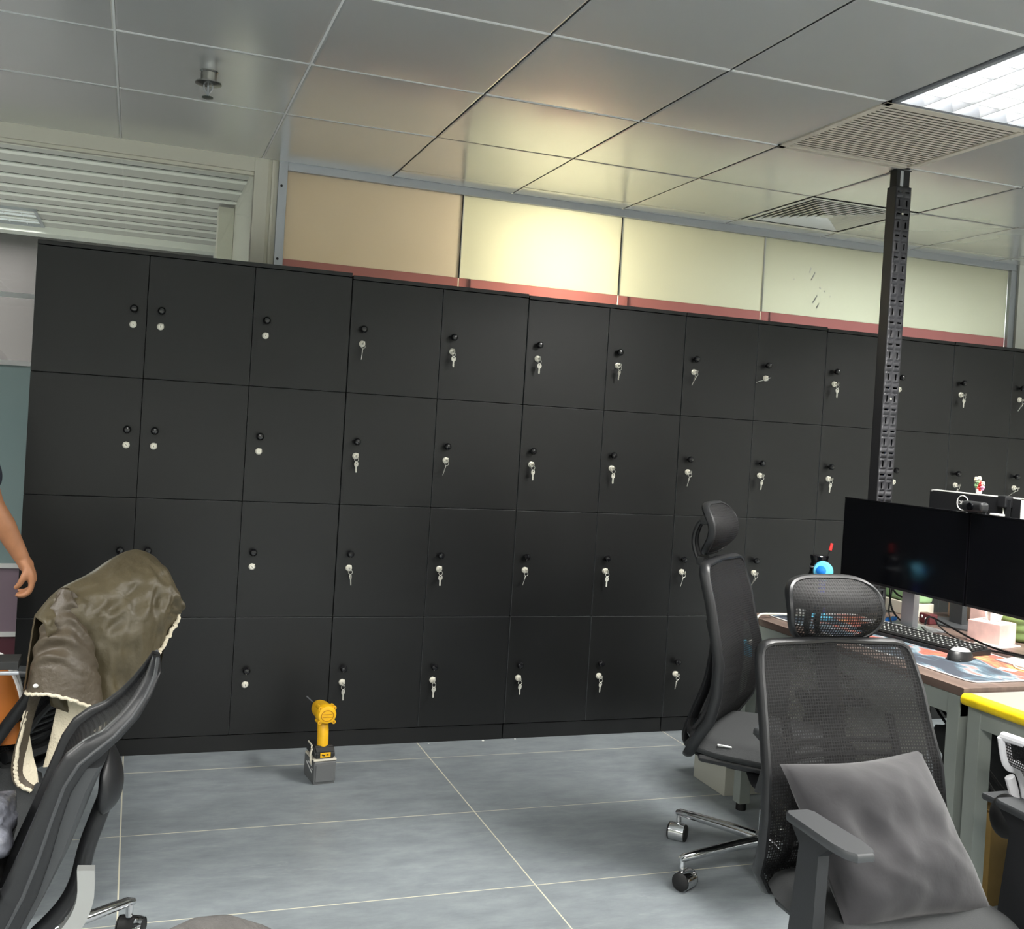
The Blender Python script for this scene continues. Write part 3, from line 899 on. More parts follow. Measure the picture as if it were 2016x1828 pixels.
# ================================================================== OFFICE CHAIRS
PROF = [(0.37, -0.235), (0.42, -0.212), (0.53, -0.151), (0.625, -0.133), (0.71, -0.136), (0.84, -0.168), (0.99, -0.206), (1.05, -0.222)]
HALF = [(0.37, 0.20), (0.45, 0.236), (0.55, 0.247), (0.65, 0.243), (0.85, 0.228), (1.0, 0.215)]
def office_chair(name, label, loc, rz, lift=0.0, arm_z=0.52, head=True, base_turn=0.0, seat_tag=False, mesh='chair_mesh', frame='black_plastic', head_dz=0.0, group='black office chairs', arm_u=0.0, arm_v=0.285, rec=0.0, wid=1.0, head_v=0.0, bh=1.0, back_u=0.0):
    """+x is the way the sitter faces; lift moves everything above the gas spring"""
    t = thing(name, label, 'chair', loc, rz, group)
    Z = lift
    def S(v, z, off=0.0):
        u = lerp_table(PROF, z) - rec*max(0, z-0.42) + back_u*min(1, max(0, (z-0.37)/0.3))
        return Vector((u + off + 0.018*(v/0.22)**2, v*wid, 0.37+(z-0.37)*bh+Z))
    def B(x, y, z):
        return Vector((x - rec*max(0, z-0.42) + back_u*min(1, max(0, (z-0.37)/0.3)), y, z+Z if z < 0.37 else 0.37+(z-0.37)*bh+Z))
    # five star chrome base on castors
    obj('base_hub', MB().lathe([(0.030, 0.055), (0.032, 0.075), (0.034, 0.085), (0.034, 0.125), (0.028, 0.132), (0.0, 0.134)], n=24), M['chrome'], t)
    for k in range(5):
        a = base_turn + k*2*PI/5
        d = Vector((math.cos(a), math.sin(a), 0)); p = Vector((-d.y, d.x, 0))
        P = [d*0.02+Vector((0, 0, .105)), d*0.12+Vector((0, 0, .104)), d*0.25+Vector((0, 0, .098)), d*0.335+Vector((0, 0, .093)), d*0.347+Vector((0, 0, .090))]
        lg = MB().tube(P, [.0165, .0160, .0150, .0140, .010], 14, r2=[.020, .0175, .0145, .0125, .009], ref=(0, 0, 1))
        lg.cyl(d*0.338+Vector((0, 0, .098)), d*0.338+Vector((0, 0, .060)), 0.009, n=12)
        obj('base_leg', lg, M['chrome'], t)
        cr = random.Random(k+int(loc[0]*100)).uniform(0, 6.28)
        ax = Vector((math.cos(cr), math.sin(cr), 0)); tr = Vector((-ax.y, ax.x, 0))
        c = d*0.338 + tr*0.012 + Vector((0, 0, .0285))
        hood = MB()
        hood.lathe([(0.0295, -0.026), (0.0300, -0.022), (0.0300, 0.022), (0.0295, 0.026)], o=c, axis=ax, n=28)
        ca = obj('caster', hood, M['chrome'], t)
        for s in (-1, 1):
            obj('wheel', MB().lathe([(0.0, s*0.0255), (0.026, s*0.0265), (0.0285, s*0.0285), (0.0285, s*0.030), (0.024, s*0.033), (0.0, s*0.034)], o=c, axis=ax, n=28), M['rubber'], ca)
    obj('gas_lift', MB().lathe([(0.024, 0.10), (0.026, 0.13), (0.026, 0.20+max(Z, -.03)*.5), (0.014, 0.205), (0.014, 0.345+Z)], n=20), M['chrome'], t)
    obj('lift_cover', MB().lathe([(0.034, 0.270+Z), (0.038, 0.275+Z), (0.036, 0.330+Z), (0.034, 0.345+Z)], n=20), M['rubber'], t)
    mc = MB().bb(-0.13, 0.12, -0.09, 0.09, 0.335+Z, 0.375+Z, 0.012)
    mc.tube([(0.02, -0.08, 0.355+Z), (0.03, -0.20, 0.352+Z), (0.04, -0.235, 0.350+Z)], 0.007, 8)
    obj('tilt_mechanism', mc, M['black_plastic'], t)
    # seat cushion with a plastic pan
    def seat(a, b, top):
        v = (b-0.5)*2; x = -0.235+0.475*a
        hw = 0.245*(1-0.10*abs(a-0.5)**3*8) - 0.03*max(0, 0.25-a)*4
        e = max(abs(v), abs(a-0.5)*2)
        r = (1-min(1, e)**7)
        drop = 0.055*max(0, (a-0.72)/0.28)**2
        z = (0.462 - drop - 0.006*math.cos(v*2.2)*math.sin(a*PI) ) if top else (0.392-drop*0.7)
        z = 0.425-drop*0.85 + (z-(0.425-drop*0.85))*(r**0.5)
        return Vector((x, v*hw, z+Z))
    sm = MB().slab((lambda a, b: seat(a, b, True), 26, 26), lambda a, b: seat(a, b, False))
    obj('seat', sm, M['chair_fabric'], t, sharp=75)
    obj('seat_pan', MB().bb(-0.19, 0.19, -0.20, 0.20, 0.372+Z, 0.402+Z, 0.014), M['black_plastic'], t)
    if seat_tag:
        obj('seat_tag', MB().box((-0.095, -0.226, 0.446+Z), (0.045, 0.004, 0.012), 0.001, rot=Matrix.Rotation(0.6, 3, 'X')), M['print_white'], t)['label'] = 'white cloth tag on the seat edge'
    # backrest rim
    side = [(0.46, 0), (0.52, 0), (0.60, 0), (0.70, 0), (0.80, 0), (0.88, 0), (0.93, 0)]
    pl = []
    hb = lerp_table(HALF, 0.40)
    for f, z in ((0.0, 0.372), (0.45, 0.373), (0.75, 0.381), (0.92, 0.398)): pl.append((hb*f, z))
    for z, _ in side: pl.append((lerp_table(HALF, z), z))
    ht = lerp_table(HALF, 0.98)
    for dv, z in ((0.001, 0.966), (0.007, 0.983), (0.019, 0.993), (0.040, 0.998)): pl.append((ht-dv, z))
    pl.append((0.0, 1.002))
    loop = pl + [(-v, z) for v, z in reversed(pl[1:-1])]
    obj('back_frame', MB().tube([S(v, z, -0.010) for v, z in loop], 0.0105, 10, loop=True, r2=0.0175, ref=(1, 0, 0)), M[frame], t)
    # mesh panel stretched in the rim
    def panel(a, b):
        z = 0.377+0.620*b
        h = lerp_table(HALF, z)
        if z > 0.965: h = min(h, ht-0.04+0.04*math.sqrt(max(0.0, 1-((z-0.965)/0.034)**2)))
        if z < 0.43: h = min(h, hb*(0.55+0.45*math.sqrt(max(0.0, 1-((0.43-z)/0.06)**2))))
        return S((a-.5)*2*h, z, 0.004)
    obj('back_mesh', MB().grid(panel, 24, 40), M[mesh], t)
    # ribbed lumbar support behind the mesh
    lb = MB()
    for k in range(9):
        z = 0.50+0.032*k
        lb.tube([S(v, z, -0.034-0.018*(1-(v/.15)**2)) for v in (-.15, -.1, -.05, 0, .05, .1, .15)], 0.0065, 8)
    for v in (-0.15, 0.15):
        lb.tube([S(v, 0.46+0.36*k/10, -0.034) for k in range(11)], 0.012, 8)
    obj('lumbar_support', lb, M['black_plastic'], t)
    # spine from the seat up the back
    sp = smooth_path([B(-0.10, 0, 0.352), B(-0.22, 0, 0.345), B(-0.285, 0, 0.385), B(-0.262, 0, 0.48), B(-0.222, 0, 0.60), B(-0.208, 0, 0.76), B(-0.232, 0, 0.92), B(-0.248, 0, 1.0)], 5)
    obj('back_spine', MB().tube(sp, 0.034, 12, r2=0.015, ref=(1, 0, 0)), M['black_plastic'], t)
    for s in (-1, 1):
        br = MB()
        br.tube(smooth_path([B(-0.268, 0, 0.45), S(s*0.10, 0.445, -0.045), S(s*0.20, 0.455, -0.02)], 5), 0.016, 10)
        obj('back_bracket', br, M['black_plastic'], t)
    br = MB()
    br.tube([B(-0.252, -.035, 0.985), B(-0.252, .035, 0.985)], 0.014, 10)
    obj('top_bracket', br, M['black_plastic'], t)
    if head:
        st = MB()
        for s in (-1, 1):
            st.tube(smooth_path([B(-0.255, s*0.018, 0.965), B(-0.285, s*0.018, 1.005+head_dz), B(-0.300, s*0.016, 1.060+head_dz), B(-0.285, s*0.014+head_v, 1.115+head_dz), B(-0.255, s*0.012+head_v, 1.130+head_dz)], 5), 0.008, 8)
        st.box(B(-0.268, 0, 0.992), (0.03, 0.06, 0.03), 0.006)
        st.box(B(-0.262, head_v, 1.128+head_dz), (0.035, 0.05, 0.03), 0.006)
        obj('headrest_stem', st, M['black_plastic'], t)
        def hs(v, z, off=0.0):
            q = (z-1.105)/0.084
            return B(-0.178 - 0.060*q*q - 0.9*v*v + off, v+head_v, z+head_dz)
        hp = []
        for k in range(44):
            a = 2*PI*k/44
            c, s_ = math.cos(a), math.sin(a)
            v = 0.140*math.copysign(abs(c)**0.55, c); z = 1.105+0.083*math.copysign(abs(s_)**0.62, s_)
            if s_ < 0: v *= 1-0.14*abs(s_)
            hp.append((v, z))
        obj('headrest_frame', MB().tube([hs(v, z, -0.006) for v, z in hp], 0.008, 8, loop=True, r2=0.013, ref=(1, 0, 0)), M['black_plastic'], t)
        def pad(a, b):
            ang = 2*PI*a
            c, s_ = math.cos(ang), math.sin(ang)
            v = 0.140*math.copysign(abs(c)**0.55, c); z = 0.083*math.copysign(abs(s_)**0.62, s_)
            if s_ < 0: v *= 1-0.14*abs(s_)
            p = hs(v*b, 1.105+z*b, 0.010*(1-b**4)+0.002)
            return p
        obj('headrest_mesh', MB().grid(pad, 44, 12, loopu=True), M[mesh], t)
    # arms
    for s in (-1, 1):
        y = s*arm_v
        A = arm_z
        ar = MB()
        ar.tube(smooth_path([(-0.01, s*0.13, 0.358+Z), (-0.005+arm_u*.3, s*0.235, 0.356+Z), (arm_u*.55, s*0.272, 0.372+Z)], 4), 0.036, 12, r2=0.011, ref=(0, s*0.25, 1))
        ar.prism([(-0.050+arm_u*.55, y-0.014, 0.350+Z), (0.045+arm_u*.55, y-0.014, 0.350+Z), (0.032+arm_u*.7, y-0.014, A-0.055), (0.080+arm_u*.7, y-0.014, A-0.014), (-0.085+arm_u*.7, y-0.014, A-0.014), (-0.040+arm_u*.7, y-0.014, A-0.055)], (0, 0.028, 0))
        u = obj('arm_upright', ar, M['black_plastic'], t)
        bm = MB()
        out = [(-0.125, -0.026), (-0.125, 0.026), (-0.11, 0.036), (0.06, 0.040), (0.105, 0.034), (0.125, 0.020), (0.125, -0.020), (0.105, -0.034), (0.06, -0.040), (-0.11, -0.036)]
        R = []
        for sc, z in ((0.90, A-0.013), (0.97, A-0.011), (1.0, A-0.006), (0.985, A+0.002), (0.93, A+0.006)):
            R.append([Vector((0.005+arm_u+x*(1-(1-sc)*0.5), y+w*sc, z)) for x, w in out])
        bm.ring_loft(R)
        obj('arm_pad', bm, M['grey_plastic'], t)
    return t

CH_M = office_chair('office_chair', 'high back black office chair with headrest, seen side-on by the desk end', (1.184, -1.500, 0), math.atan2(-0.735, 0.678), 0.0, 0.54, True, base_turn=math.radians(188.4)-math.atan2(-0.735, 0.678), seat_tag=True, arm_u=0.13)
CH_R = office_chair('office_chair', 'large black mesh office chair in front holding a square cushion', (0.905, -2.410, 0), -1.609, -0.108, 0.575, True, base_turn=0.3, head_dz=-0.028, arm_u=0.14, arm_v=0.289, rec=0.143, wid=1.05, head_v=0.012, mesh='open_mesh')
CH_J = office_chair('office_chair', 'black office chair under the olive jacket', (-1.29, -0.96, 0), math.atan2(0.37, -0.93), -0.03, 0.52, False, base_turn=1.62, bh=0.74, back_u=-0.21)

# cushion on the right chair
CU = Vector((0.775, -2.553, 0)); CF = Vector((0.14, -0.99, 0)); CW = Vector((0.99, 0.14, 0))
def cw(u, v, z): return CU + CF*u + CW*v + Vector((0, 0, z))
PC = [Vector((0.641, -2.310, 0.646)), Vector((1.061, -2.300, 0.656)), Vector((1.125, -2.500, 0.328)), Vector((0.701, -2.510, 0.333))]   # TL TR BR BL
PN = (PC[1]-PC[0]).cross(PC[3]-PC[0]).normalized()
if PN.dot(CF) < 0: PN = -PN
def pil(a, b, s):
    p = (PC[0]*(1-a)+PC[1]*a)*(1-b) + (PC[3]*(1-a)+PC[2]*a)*b
    x, y = 2*a-1, 2*b-1
    ctr = (PC[0]+PC[1]+PC[2]+PC[3])/4
    # edges draw in between the corners
    pull = 0.014*((1-x*x)*abs(y)**6 + (1-y*y)*abs(x)**6)
    p = p + (ctr-p).normalized()*pull if (ctr-p).length > 1e-6 else p
    th = max(0.0, (1-x**2)*(1-y**2))**0.55
    th2 = max(0.0, (1-abs(x)**2.5)*(1-abs(y)**2.5))**0.6
    w = noise.noise(Vector((a*3.1, b*3.1, s*2.0)))*0.024*th + noise.noise(Vector((a*8+3*b, b*5, 4+s)))*0.008*th + (1-2*abs(noise.noise(Vector((a*5-b*2, b*4+a, 14)))))*0.005*th
    fold = 0.010*math.sin(10*(x+1)+6*y)*math.exp(-((y-0.8)/0.25)**2)*math.exp(-((x+.5)/.4)**2)
    return p + PN*(s*(0.075*th2) + w + (fold if s > 0 else 0)*th)
cush = MB().slab((lambda a, b: pil(a, b, 1), 44, 44), lambda a, b: pil(a, b, -1))
o = obj('cushion', cush, M['velvet'], None, sharp=80)
tag(o, 'dark grey square velvet cushion propped on the mesh chair', 'cushion')

# ---------------- reclined chair close at the left, seen edge-on
LC = thing('office_chair', 'black chair with curved reclined back, left foreground', 'chair', (-1.07, -1.74, 0), 0, 'black office chairs')
LROWS = [(-1.112, 0.207, -1.030, 0.197, 0.135), (-1.082, 0.280, -1.004, 0.272, 0.135), (-1.047, 0.355, -0.973, 0.343, 0.135), (-1.013, 0.444, -0.952, 0.418, 0.135), (-0.983, 0.529, -0.936, 0.493, 0.135), (-0.957, 0.604, -0.919, 0.558, 0.135), (-0.934, 0.643, -0.891, 0.608, 0.133), (-0.900, 0.670, -0.862, 0.633, 0.128), (-0.865, 0.686, -0.823, 0.670, 0.120), (-0.831, 0.717, -0.788, 0.710, 0.107), (-0.804, 0.751, -0.763, 0.755, 0.090), (-0.781, 0.789, -0.746, 0.798, 0.064), (-0.766, 0.825, -0.748, 0.820, 0.020)]
LB = [(-1.020, 0.196), (-0.984, 0.270), (-0.951, 0.308), (-0.915, 0.382), (-0.889, 0.468), (-0.867, 0.543), (-0.849, 0.614)]
LYC = -1.85
def lq(k, which, side):
    """point on the front (0) or rear (1) edge of the rim, row k (float), side -1..1 across the back"""
    i = min(int(k), len(LROWS)-2); f = k-i
    r = [LROWS[i][j]*(1-f)+LROWS[i+1][j]*f for j in range(5)]
    return Vector((r[0] if which == 0 else r[2], LYC+side*r[4], r[1] if which == 0 else r[3]))
def rim_ring(k, side, a0, a1, half):
    A, B = lq(k, 0, side), lq(k, 1, side)
    p0, p1 = A*(1-a0)+B*a0, A*(1-a1)+B*a1
    c = (p0+p1)/2; e = (p1-p0)/2
    out = []
    for j in range(16):
        t = 2*PI*j/16
        cx, sy = math.cos(t), math.sin(t)
        out.append(c+e*math.copysign(abs(cx)**.6, cx)+Vector((0, half*math.copysign(abs(sy)**.6, sy), 0)))
    return out
NK = 60
for side in (-1, 1):
    mbr = MB()
    mbr.ring_loft([rim_ring(12.0*j/NK, side, 0.0, 1.0, 0.017) for j in range(NK+1)])
    ro = obj('back_rim', mbr, M['black_plastic'], LC, True, 50)
    tr_m = MB()
    tr_m.tube([lq(12.0*j/NK, 0, side)*.38+lq(12.0*j/NK, 1, side)*.62+Vector((0, side*.0165, 0)) for j in range(NK+1)], .0045, 8)
    link('rim_highlight', tr_m.mesh('rim_highlight'), M['grey_plastic'], ro)  # lighter grey tube imitates the highlight running along the rim
def lpan(a, b):
    k = 12.0*b
    p = lq(k, 0, 2*a-1); q = lq(k, 1, 2*a-1)
    return p*.7+q*.3+Vector((.012*math.sin(a*PI), 0, -.006*math.sin(a*PI)))
obj('back_mesh', MB().grid(lpan, 14, 48), M['chair_mesh'], LC, True)
# curved lower shell behind the mesh
sh = MB()
def shell(a, b, s):
    k = b*6.0
    p = lq(k, 1, 2*a-1)
    i = min(int(k), 5); f = k-i
    x1 = LB[i][0]*(1-f)+LB[i+1][0]*f
    w = 0.55+0.45*math.sin(a*PI)**0.5
    return Vector((p.x-.01 if s == 0 else p.x+max(.004, (x1-p.x))*w, p.y, p.z))
sh.slab((lambda a, b: shell(a, b, 1), 18, 24), lambda a, b: shell(a, b, 0))
obj('back_shell', sh, M['grey_plastic'], LC, True)
# lumbar hump and spine on the centre line
hump = MB()
hp = [(-0.862, 0.632), (-0.834, 0.595), (-0.819, 0.564), (-0.809, 0.522), (-0.814, 0.480), (-0.841, 0.449), (-0.873, 0.438)]
R = []
for k in range(9):
    a = -1+k/4
    sc = math.sqrt(max(0.04, 1-a*a*0.85))
    cx, cz = sum(p[0] for p in hp)/7-.03, sum(p[1] for p in hp)/7
    ring = [Vector((cx+(x-cx)*sc, -1.80+0.11*a, cz+(z-cz)*sc)) for x, z in hp]
    R.append(ring)
hump.ring_loft(R)
ho = obj('lumbar_support', hump, M['black_plastic'], LC, True, 80)
sub = ho.modifiers.new('round', 'SUBSURF'); sub.levels = 2; sub.render_levels = 2
obj('back_spine', MB().tube(smooth_path([(x, -1.82, z) for x, z in [(-0.846, 0.495), (-0.865, 0.437), (-0.884, 0.373), (-0.901, 0.289), (-0.932, 0.230), (-0.993, 0.166)]], 5), 0.020, 12, r2=0.018, ref=(0, 1, 0)), M['black_plastic'], LC, True)
# light grey curved bracket
gi = [Vector((x, -1.965, z)) for x, z in [(-0.899, 0.379), (-0.896, 0.320), (-0.909, 0.277), (-0.940, 0.235), (-0.983, 0.196)]]
go = [Vector((x, -1.965, z)) for x, z in [(-0.863, 0.376), (-0.861, 0.317), (-0.872, 0.273), (-0.896, 0.231), (-0.943, 0.191)]]
gb = MB().strip(smooth_path(gi, 4), smooth_path(go, 4), (0, 0.03, 0))
obj('arm_bracket', gb, M['light_grey_plastic'], LC, True)['label'] = 'light grey curved bracket below the back'
def lseat(a, b, top):
    v = (b-.5)*2; x = -1.03-0.46*a
    e = max(abs(v), abs(a-.5)*2); r = (1-min(1, e)**7)**.5
    return Vector((x-.02, -1.83+v*0.215, 0.36+(0.035 if top else -0.035)*r))
obj('seat', MB().slab((lambda a, b: lseat(a, b, True), 20, 20), lambda a, b: lseat(a, b, False)), M['chair_fabric'], LC, True, 75)
obj('tilt_mechanism', MB().bb(-1.20, -1.0, -1.90, -1.68, 0.27, 0.328, 0.01), M['black_plastic'], LC, True)
obj('gas_lift', MB().lathe([(.028, .07), (.028, .20), (.015, .205), (.015, .30)], o=(-1.07, -1.74, 0)), M['chrome'], LC, True)
LBC = Vector((-1.07, -1.74, 0))
for k in range(5):
    a = math.radians(37)+k*2*PI/5
    d = Vector((math.cos(a), math.sin(a), 0))
    P = [LBC+d*.02+Vector((0, 0, .105)), LBC+d*.2+Vector((0, 0, .104)), LBC+d*.36+Vector((0, 0, .100)), LBC+d*.378+Vector((0, 0, .095))]
    lg = MB().tube(P, [.017, .016, .014, .010], 12, r2=[.02, .015, .012, .009], ref=(0, 0, 1))
    lg.cyl(LBC+d*.366+Vector((0, 0, .10)), LBC+d*.366+Vector((0, 0, .06)), .010, n=12)
    obj('base_leg', lg, M['chrome'], LC, True)
    ax = Vector((math.cos(a-1.0), math.sin(a-1.0), 0))
    c = LBC+d*.372+Vector((0, 0, .0285))
    ca = obj('caster', MB().lathe([(.0295, -.026), (.030, -.022), (.030, .022), (.0295, .026)], o=c, axis=ax, n=28), M['rubber'], LC, True)
    ca2 = MB()
    for s in (-1, 1):
        ca2.lathe([(0.0, s*.0262), (.0285, s*.0275), (.0285, s*.031), (0.0, s*.034)], o=c, axis=ax, n=28)
    link('wheel', ca2.mesh('wheel'), M['rubber'], ca)
    rim = MB().lathe([(.0303, .015), (.0303, .021), (.028, .0345)], o=c, axis=-ax if False else ax, n=28, cap=False)
    link('wheel_trim', rim.mesh('wheel_trim'), M['chrome'], ca)

# white framed chair at the right edge of the picture
CW2 = thing('office_chair', 'black mesh chair with a white curved frame at the right edge', 'chair', (1.36, -2.78, 0), math.radians(75), 'white framed office chairs')

# grey knitted chair top close to the camera
gk = thing('fabric_chair', 'charcoal fabric chair, only its rounded top in the near foreground', 'chair', (-0.73, -3.27, 0))
def kb(a, b, s):
    v = (a-.5)*2
    z = 0.46+0.408*b
    hw = 0.16 if b < 0.55 else 0.16*max(0.02, 1-((b-0.55)/0.46)**2)**0.62
    return Vector((v*hw, s*0.035*math.sqrt(max(0.03, 1-abs(v)**4))*math.sqrt(max(0.05, 1-b**8)), z))
obj('backrest', MB().slab((lambda a, b: kb(a, b, 1), 24, 26), lambda a, b: kb(a, b, -1)), M['knit'], gk, sharp=80)
obj('seat', MB().bb(-.22, .22, -.46, -.02, .41, .48, .03, 3), M['knit'], gk)
obj('back_support', MB().bb(-.03, .03, -.02, .02, .40, .55, .008), M['black_plastic'], gk)
obj('pedestal', MB().lathe([(.025, .06), (.025, .41)], o=(0, -.22, 0)), M['chrome'], gk)
for k in range(5):
    a = k*2*PI/5+.3
    d = Vector((math.cos(a), math.sin(a), 0))
    obj('base_leg', MB().tube([Vector((0, -.22, .09)), Vector((0, -.22, .07))+d*.28], [.02, .012], 10).sphere(Vector((0, -.22, .03))+d*.28, .03, 12), M['black_plastic'], gk)

# white framed chair: details in world coordinates
CW2.location = (1.58, -2.56, 0); CW2.rotation_euler = (0, 0, 0)
arc = smooth_path([(1.262, 0, .70), (1.282, 0, .634), (1.32, 0, .615), (1.344, 0, .575), (1.359, 0, .509), (1.361, 0, .444), (1.346, 0, .403), (1.315, 0, .378)], 5)
wf = MB()
for y in (-2.36, -2.76):
    wf.tube([Vector((p.x, y, p.z)) for p in arc], 0.010, 12, r2=0.017, ref=(1, 0, .3))
wf.tube([(1.262, -2.36, .70), (1.25, -2.56, .71), (1.262, -2.76, .70)], 0.012, 10)
wf.tube([(1.315, -2.36, .378), (1.30, -2.56, .37), (1.315, -2.76, .378)], 0.012, 10)
obj('back_frame', wf, M['white_plastic'], CW2, True)
def wp(a, b):
    k = b*(len(arc)-1); i = min(int(k), len(arc)-2); f = k-i
    p = arc[i]*(1-f)+arc[i+1]*f
    return Vector((p.x-.004+.02*math.sin(a*PI)*-1, -2.36-.40*a, p.z))
obj('back_mesh', MB().grid(wp, 14, 30), M['chair_mesh'], CW2, True)
lb = MB()
lb.sphere((1.262, -2.385, .508), .05, 20, (.75, .8, 1.1))
lb.sphere((1.262, -2.735, .508), .05, 20, (.75, .8, 1.1))
lb.bb(1.245, 1.275, -2.74, -2.38, .475, .55, .012)
obj('lumbar_support', lb, M['rubber'], CW2, True)
wb = MB()
wb.tube(smooth_path([(1.281, -2.37, .60), (1.302, -2.37, .545), (1.298, -2.37, .50), (1.318, -2.37, .45)], 5), 0.010, 10, r2=.014, ref=(1, 0, 0))
obj('back_bracket', wb, M['white_plastic'], CW2, True)
bk = MB()
bk.tube(smooth_path([(1.29, -2.56, .46), (1.305, -2.56, .41), (1.36, -2.56, .355), (1.48, -2.56, .345)], 5), .05, 12, r2=.018, ref=(1, 0, 1))
bk.bb(1.46, 1.66, -2.64, -2.48, .33, .372, .01)
obj('back_spine', bk, M['rubber'], CW2, True)
ap = MB()
for y in (-2.335, -2.785):
    ap.bb(1.262, 1.50, y-.036, y+.036, .520, .540, .008)
obj('arm_pad', ap, M['grey_plastic'], CW2, True)
au = MB()
for y in (-2.335, -2.785):
    au.bb(1.40, 1.45, y-.014, y+.014, .36, .52, .005)
    au.bb(1.40, 1.58, min(y, -2.56), max(y, -2.56), .345, .362, .004)
obj('arm_upright', au, M['rubber'], CW2, True)
def wseat(a, b, top):
    v = (b-.5)*2; e = max(abs(v), abs(a-.5)*2); r = (1-min(1, e)**7)**.5
    return Vector((1.37+.43*a, -2.56+v*.20, .405+(.035 if top else -.033)*r))
obj('seat', MB().slab((lambda a, b: wseat(a, b, True), 18, 18), lambda a, b: wseat(a, b, False)), M['chair_fabric'], CW2, True, 75)
obj('gas_lift', MB().lathe([(.03, .06), (.03, .2), (.014, .205), (.014, .335)], o=(1.56, -2.56, 0)), M['rubber'], CW2, True)
for k in range(5):
    a = k*2*PI/5+.2
    d = Vector((math.cos(a), math.sin(a), 0)); B = Vector((1.56, -2.56, 0))
    obj('base_leg', MB().tube([B+Vector((0, 0, .09)), B+d*.29+Vector((0, 0, .075))], [.022, .013], 10).sphere(B+d*.30+Vector((0, 0, .031)), .031, 14), M['white_plastic'], CW2, True)

# ================================================================== DESKS
def desk(name, label, x0, x1, y0, y1, zt, topmat, front=-1, edge=None, group='office desks'):
    t = thing(name, label, 'desk', (x0, y1, 0), 0, group)
    obj('desktop', MB().bb(x0, x1, y0, y1, zt-0.025, zt, 0.0015), topmat, t, True)
    fx = x0+0.022 if front < 0 else x1-0.022
    bxx = x1-0.03 if front < 0 else x0+0.03
    s = 0.046
    ap = MB()
    lo, hi = min(fx, bxx), max(fx, bxx)
    ap.bb(fx-s/2+.004, fx+s/2-.004, y0+.012, y1-.012, zt-.085, zt-.0255, .002)
    ap.bb(bxx-s/2+.004, bxx+s/2-.004, y0+.012, y1-.012, zt-.085, zt-.0255, .002)
    for yy in (y0+.012, y1-.012-s):
        ap.bb(lo, hi, yy, yy+s, zt-.085, zt-.0257, .002)
    obj('apron', ap, M['desk_grey'], t, True)
    for xx in (fx, bxx):
        for yy in (y0+.012+s/2, y1-.012-s/2):
            l = obj('leg', MB().bb(xx-s/2, xx+s/2, yy-s/2, yy+s/2, 0.028, zt-.0256, .002), M['desk_grey'], t, True)
            link('leg_foot', MB().cyl((xx, yy, 0), (xx, yy, .028), .019, n=14).mesh('leg_foot'), M['rubber'], l)
    if edge:
        ed = MB()
        ed.tube([(x0-.006, y0, zt-.014), (x0-.006, y1-.004, zt-.014)], .016, 12, r2=.017, ref=(0, 0, 1))
        ed.bb(x0-.016, x0+.014, y0, y1-.004, zt-.027, zt+.0035, .008)
        obj('edge_guard', ed, edge, t, True)['label'] = 'yellow soft guard along the front edge'
    return t
ZT = 0.745
D1 = desk('office_desk', 'dark wood topped desk with grey frame, carrying the desk mat and keyboard', 1.40, 2.000, -2.080, -0.952, ZT, M['wood'])
D2 = desk('office_desk', 'pale topped desk with a yellow padded front edge', 1.400, 2.000, -3.22, -2.088, ZT-.012, M['desk_white'], edge=M['yellow'])
D3 = desk('office_desk', 'dark wood desk behind, carrying the monitor turned away', 2.004, 2.604, -2.080, -0.952, ZT, M['wood'], front=1)
tag(obj('cable_tray', MB().bb(1.98, 2.02, -2.0, -1.05, .60, .66), M['desk_grey']), 'grey metal cable tray between the back to back desks', 'cable tray')

# drawer pedestal under the far end of the desk
t = thing('drawer_pedestal', 'off-white drawer pedestal on castors under the dark desk', 'pedestal', (1.80, -1.21, 0))
obj('body', MB().bb(-.20, .14, -.16, .19, .065, .60, .003), M['pedestal'], t)
for k, (a, b) in enumerate(((.085, .235), (.245, .41), (.42, .585))):
    d = obj('drawer', MB().bb(-.218, -.199, -.158, .188, a, b, .003), M['pedestal'], t)
    link('handle', MB().bb(-.224, -.216, -.05, .08, b-.02, b-.012, .002).mesh('handle'), M['desk_grey'], d)
for x in (-.15, .09):
    for y in (-.12, .15):
        obj('caster', MB().lathe([(0, -.02), (.024, -.02), (.026, 0), (.024, .02), (0, .02)], o=(x, y, .0262), axis=(1, 0, 0)).cyl((x, y, .04), (x, y, .066), .01), M['rubber'], t)
t = thing('storage_box', 'off-white lidded box on the floor behind the desk leg', 'box', (1.62, -0.74, 0))
obj('body', MB().bb(-.19, .20, -.115, .125, 0.0, .12, .004), M['pedestal'], t)
obj('lid', MB().bb(-.195, .205, -.12, .13, .124, .21, .004), M['pedestal'], t)

# things under the desk near the chair
t = thing('cardboard_box', 'brown cardboard box on the floor under the dark desk', 'box', (1.84, -1.72, 0), .1)
obj('body', MB().bb(-.12, .12, -.15, .15, 0, .292, .003), M['cardboard'], t)
fl = MB()
fl.box((-.06, 0, .298), (.12, .30, .004), 0, rot=Matrix.Rotation(.05, 3, 'Y')); fl.box((.06, 0, .298), (.12, .30, .004), 0, rot=Matrix.Rotation(-.05, 3, 'Y'))
obj('flap', fl, M['cardboard'], t)
def sack(u, v, c, s, seed):
    th = 2*PI*u; ph = PI*(v-.5)
    d = Vector((math.cos(th)*math.cos(ph), math.sin(th)*math.cos(ph), math.sin(ph)))
    k = 1+.28*noise.noise(d*1.8+Vector((seed, 0, 0)))+.10*noise.noise(d*5+Vector((seed, 3, 0)))
    d = Vector((abs(d.x)**.8*math.copysign(1, d.x), abs(d.y)**.8*math.copysign(1, d.y), abs(d.z)**.75*math.copysign(1, d.z)))
    p = Vector((d.x*s[0]*k, d.y*s[1]*k, d.z*s[2]*k))
    p.z = max(p.z, -s[2]*.86)
    return Vector(c)+p
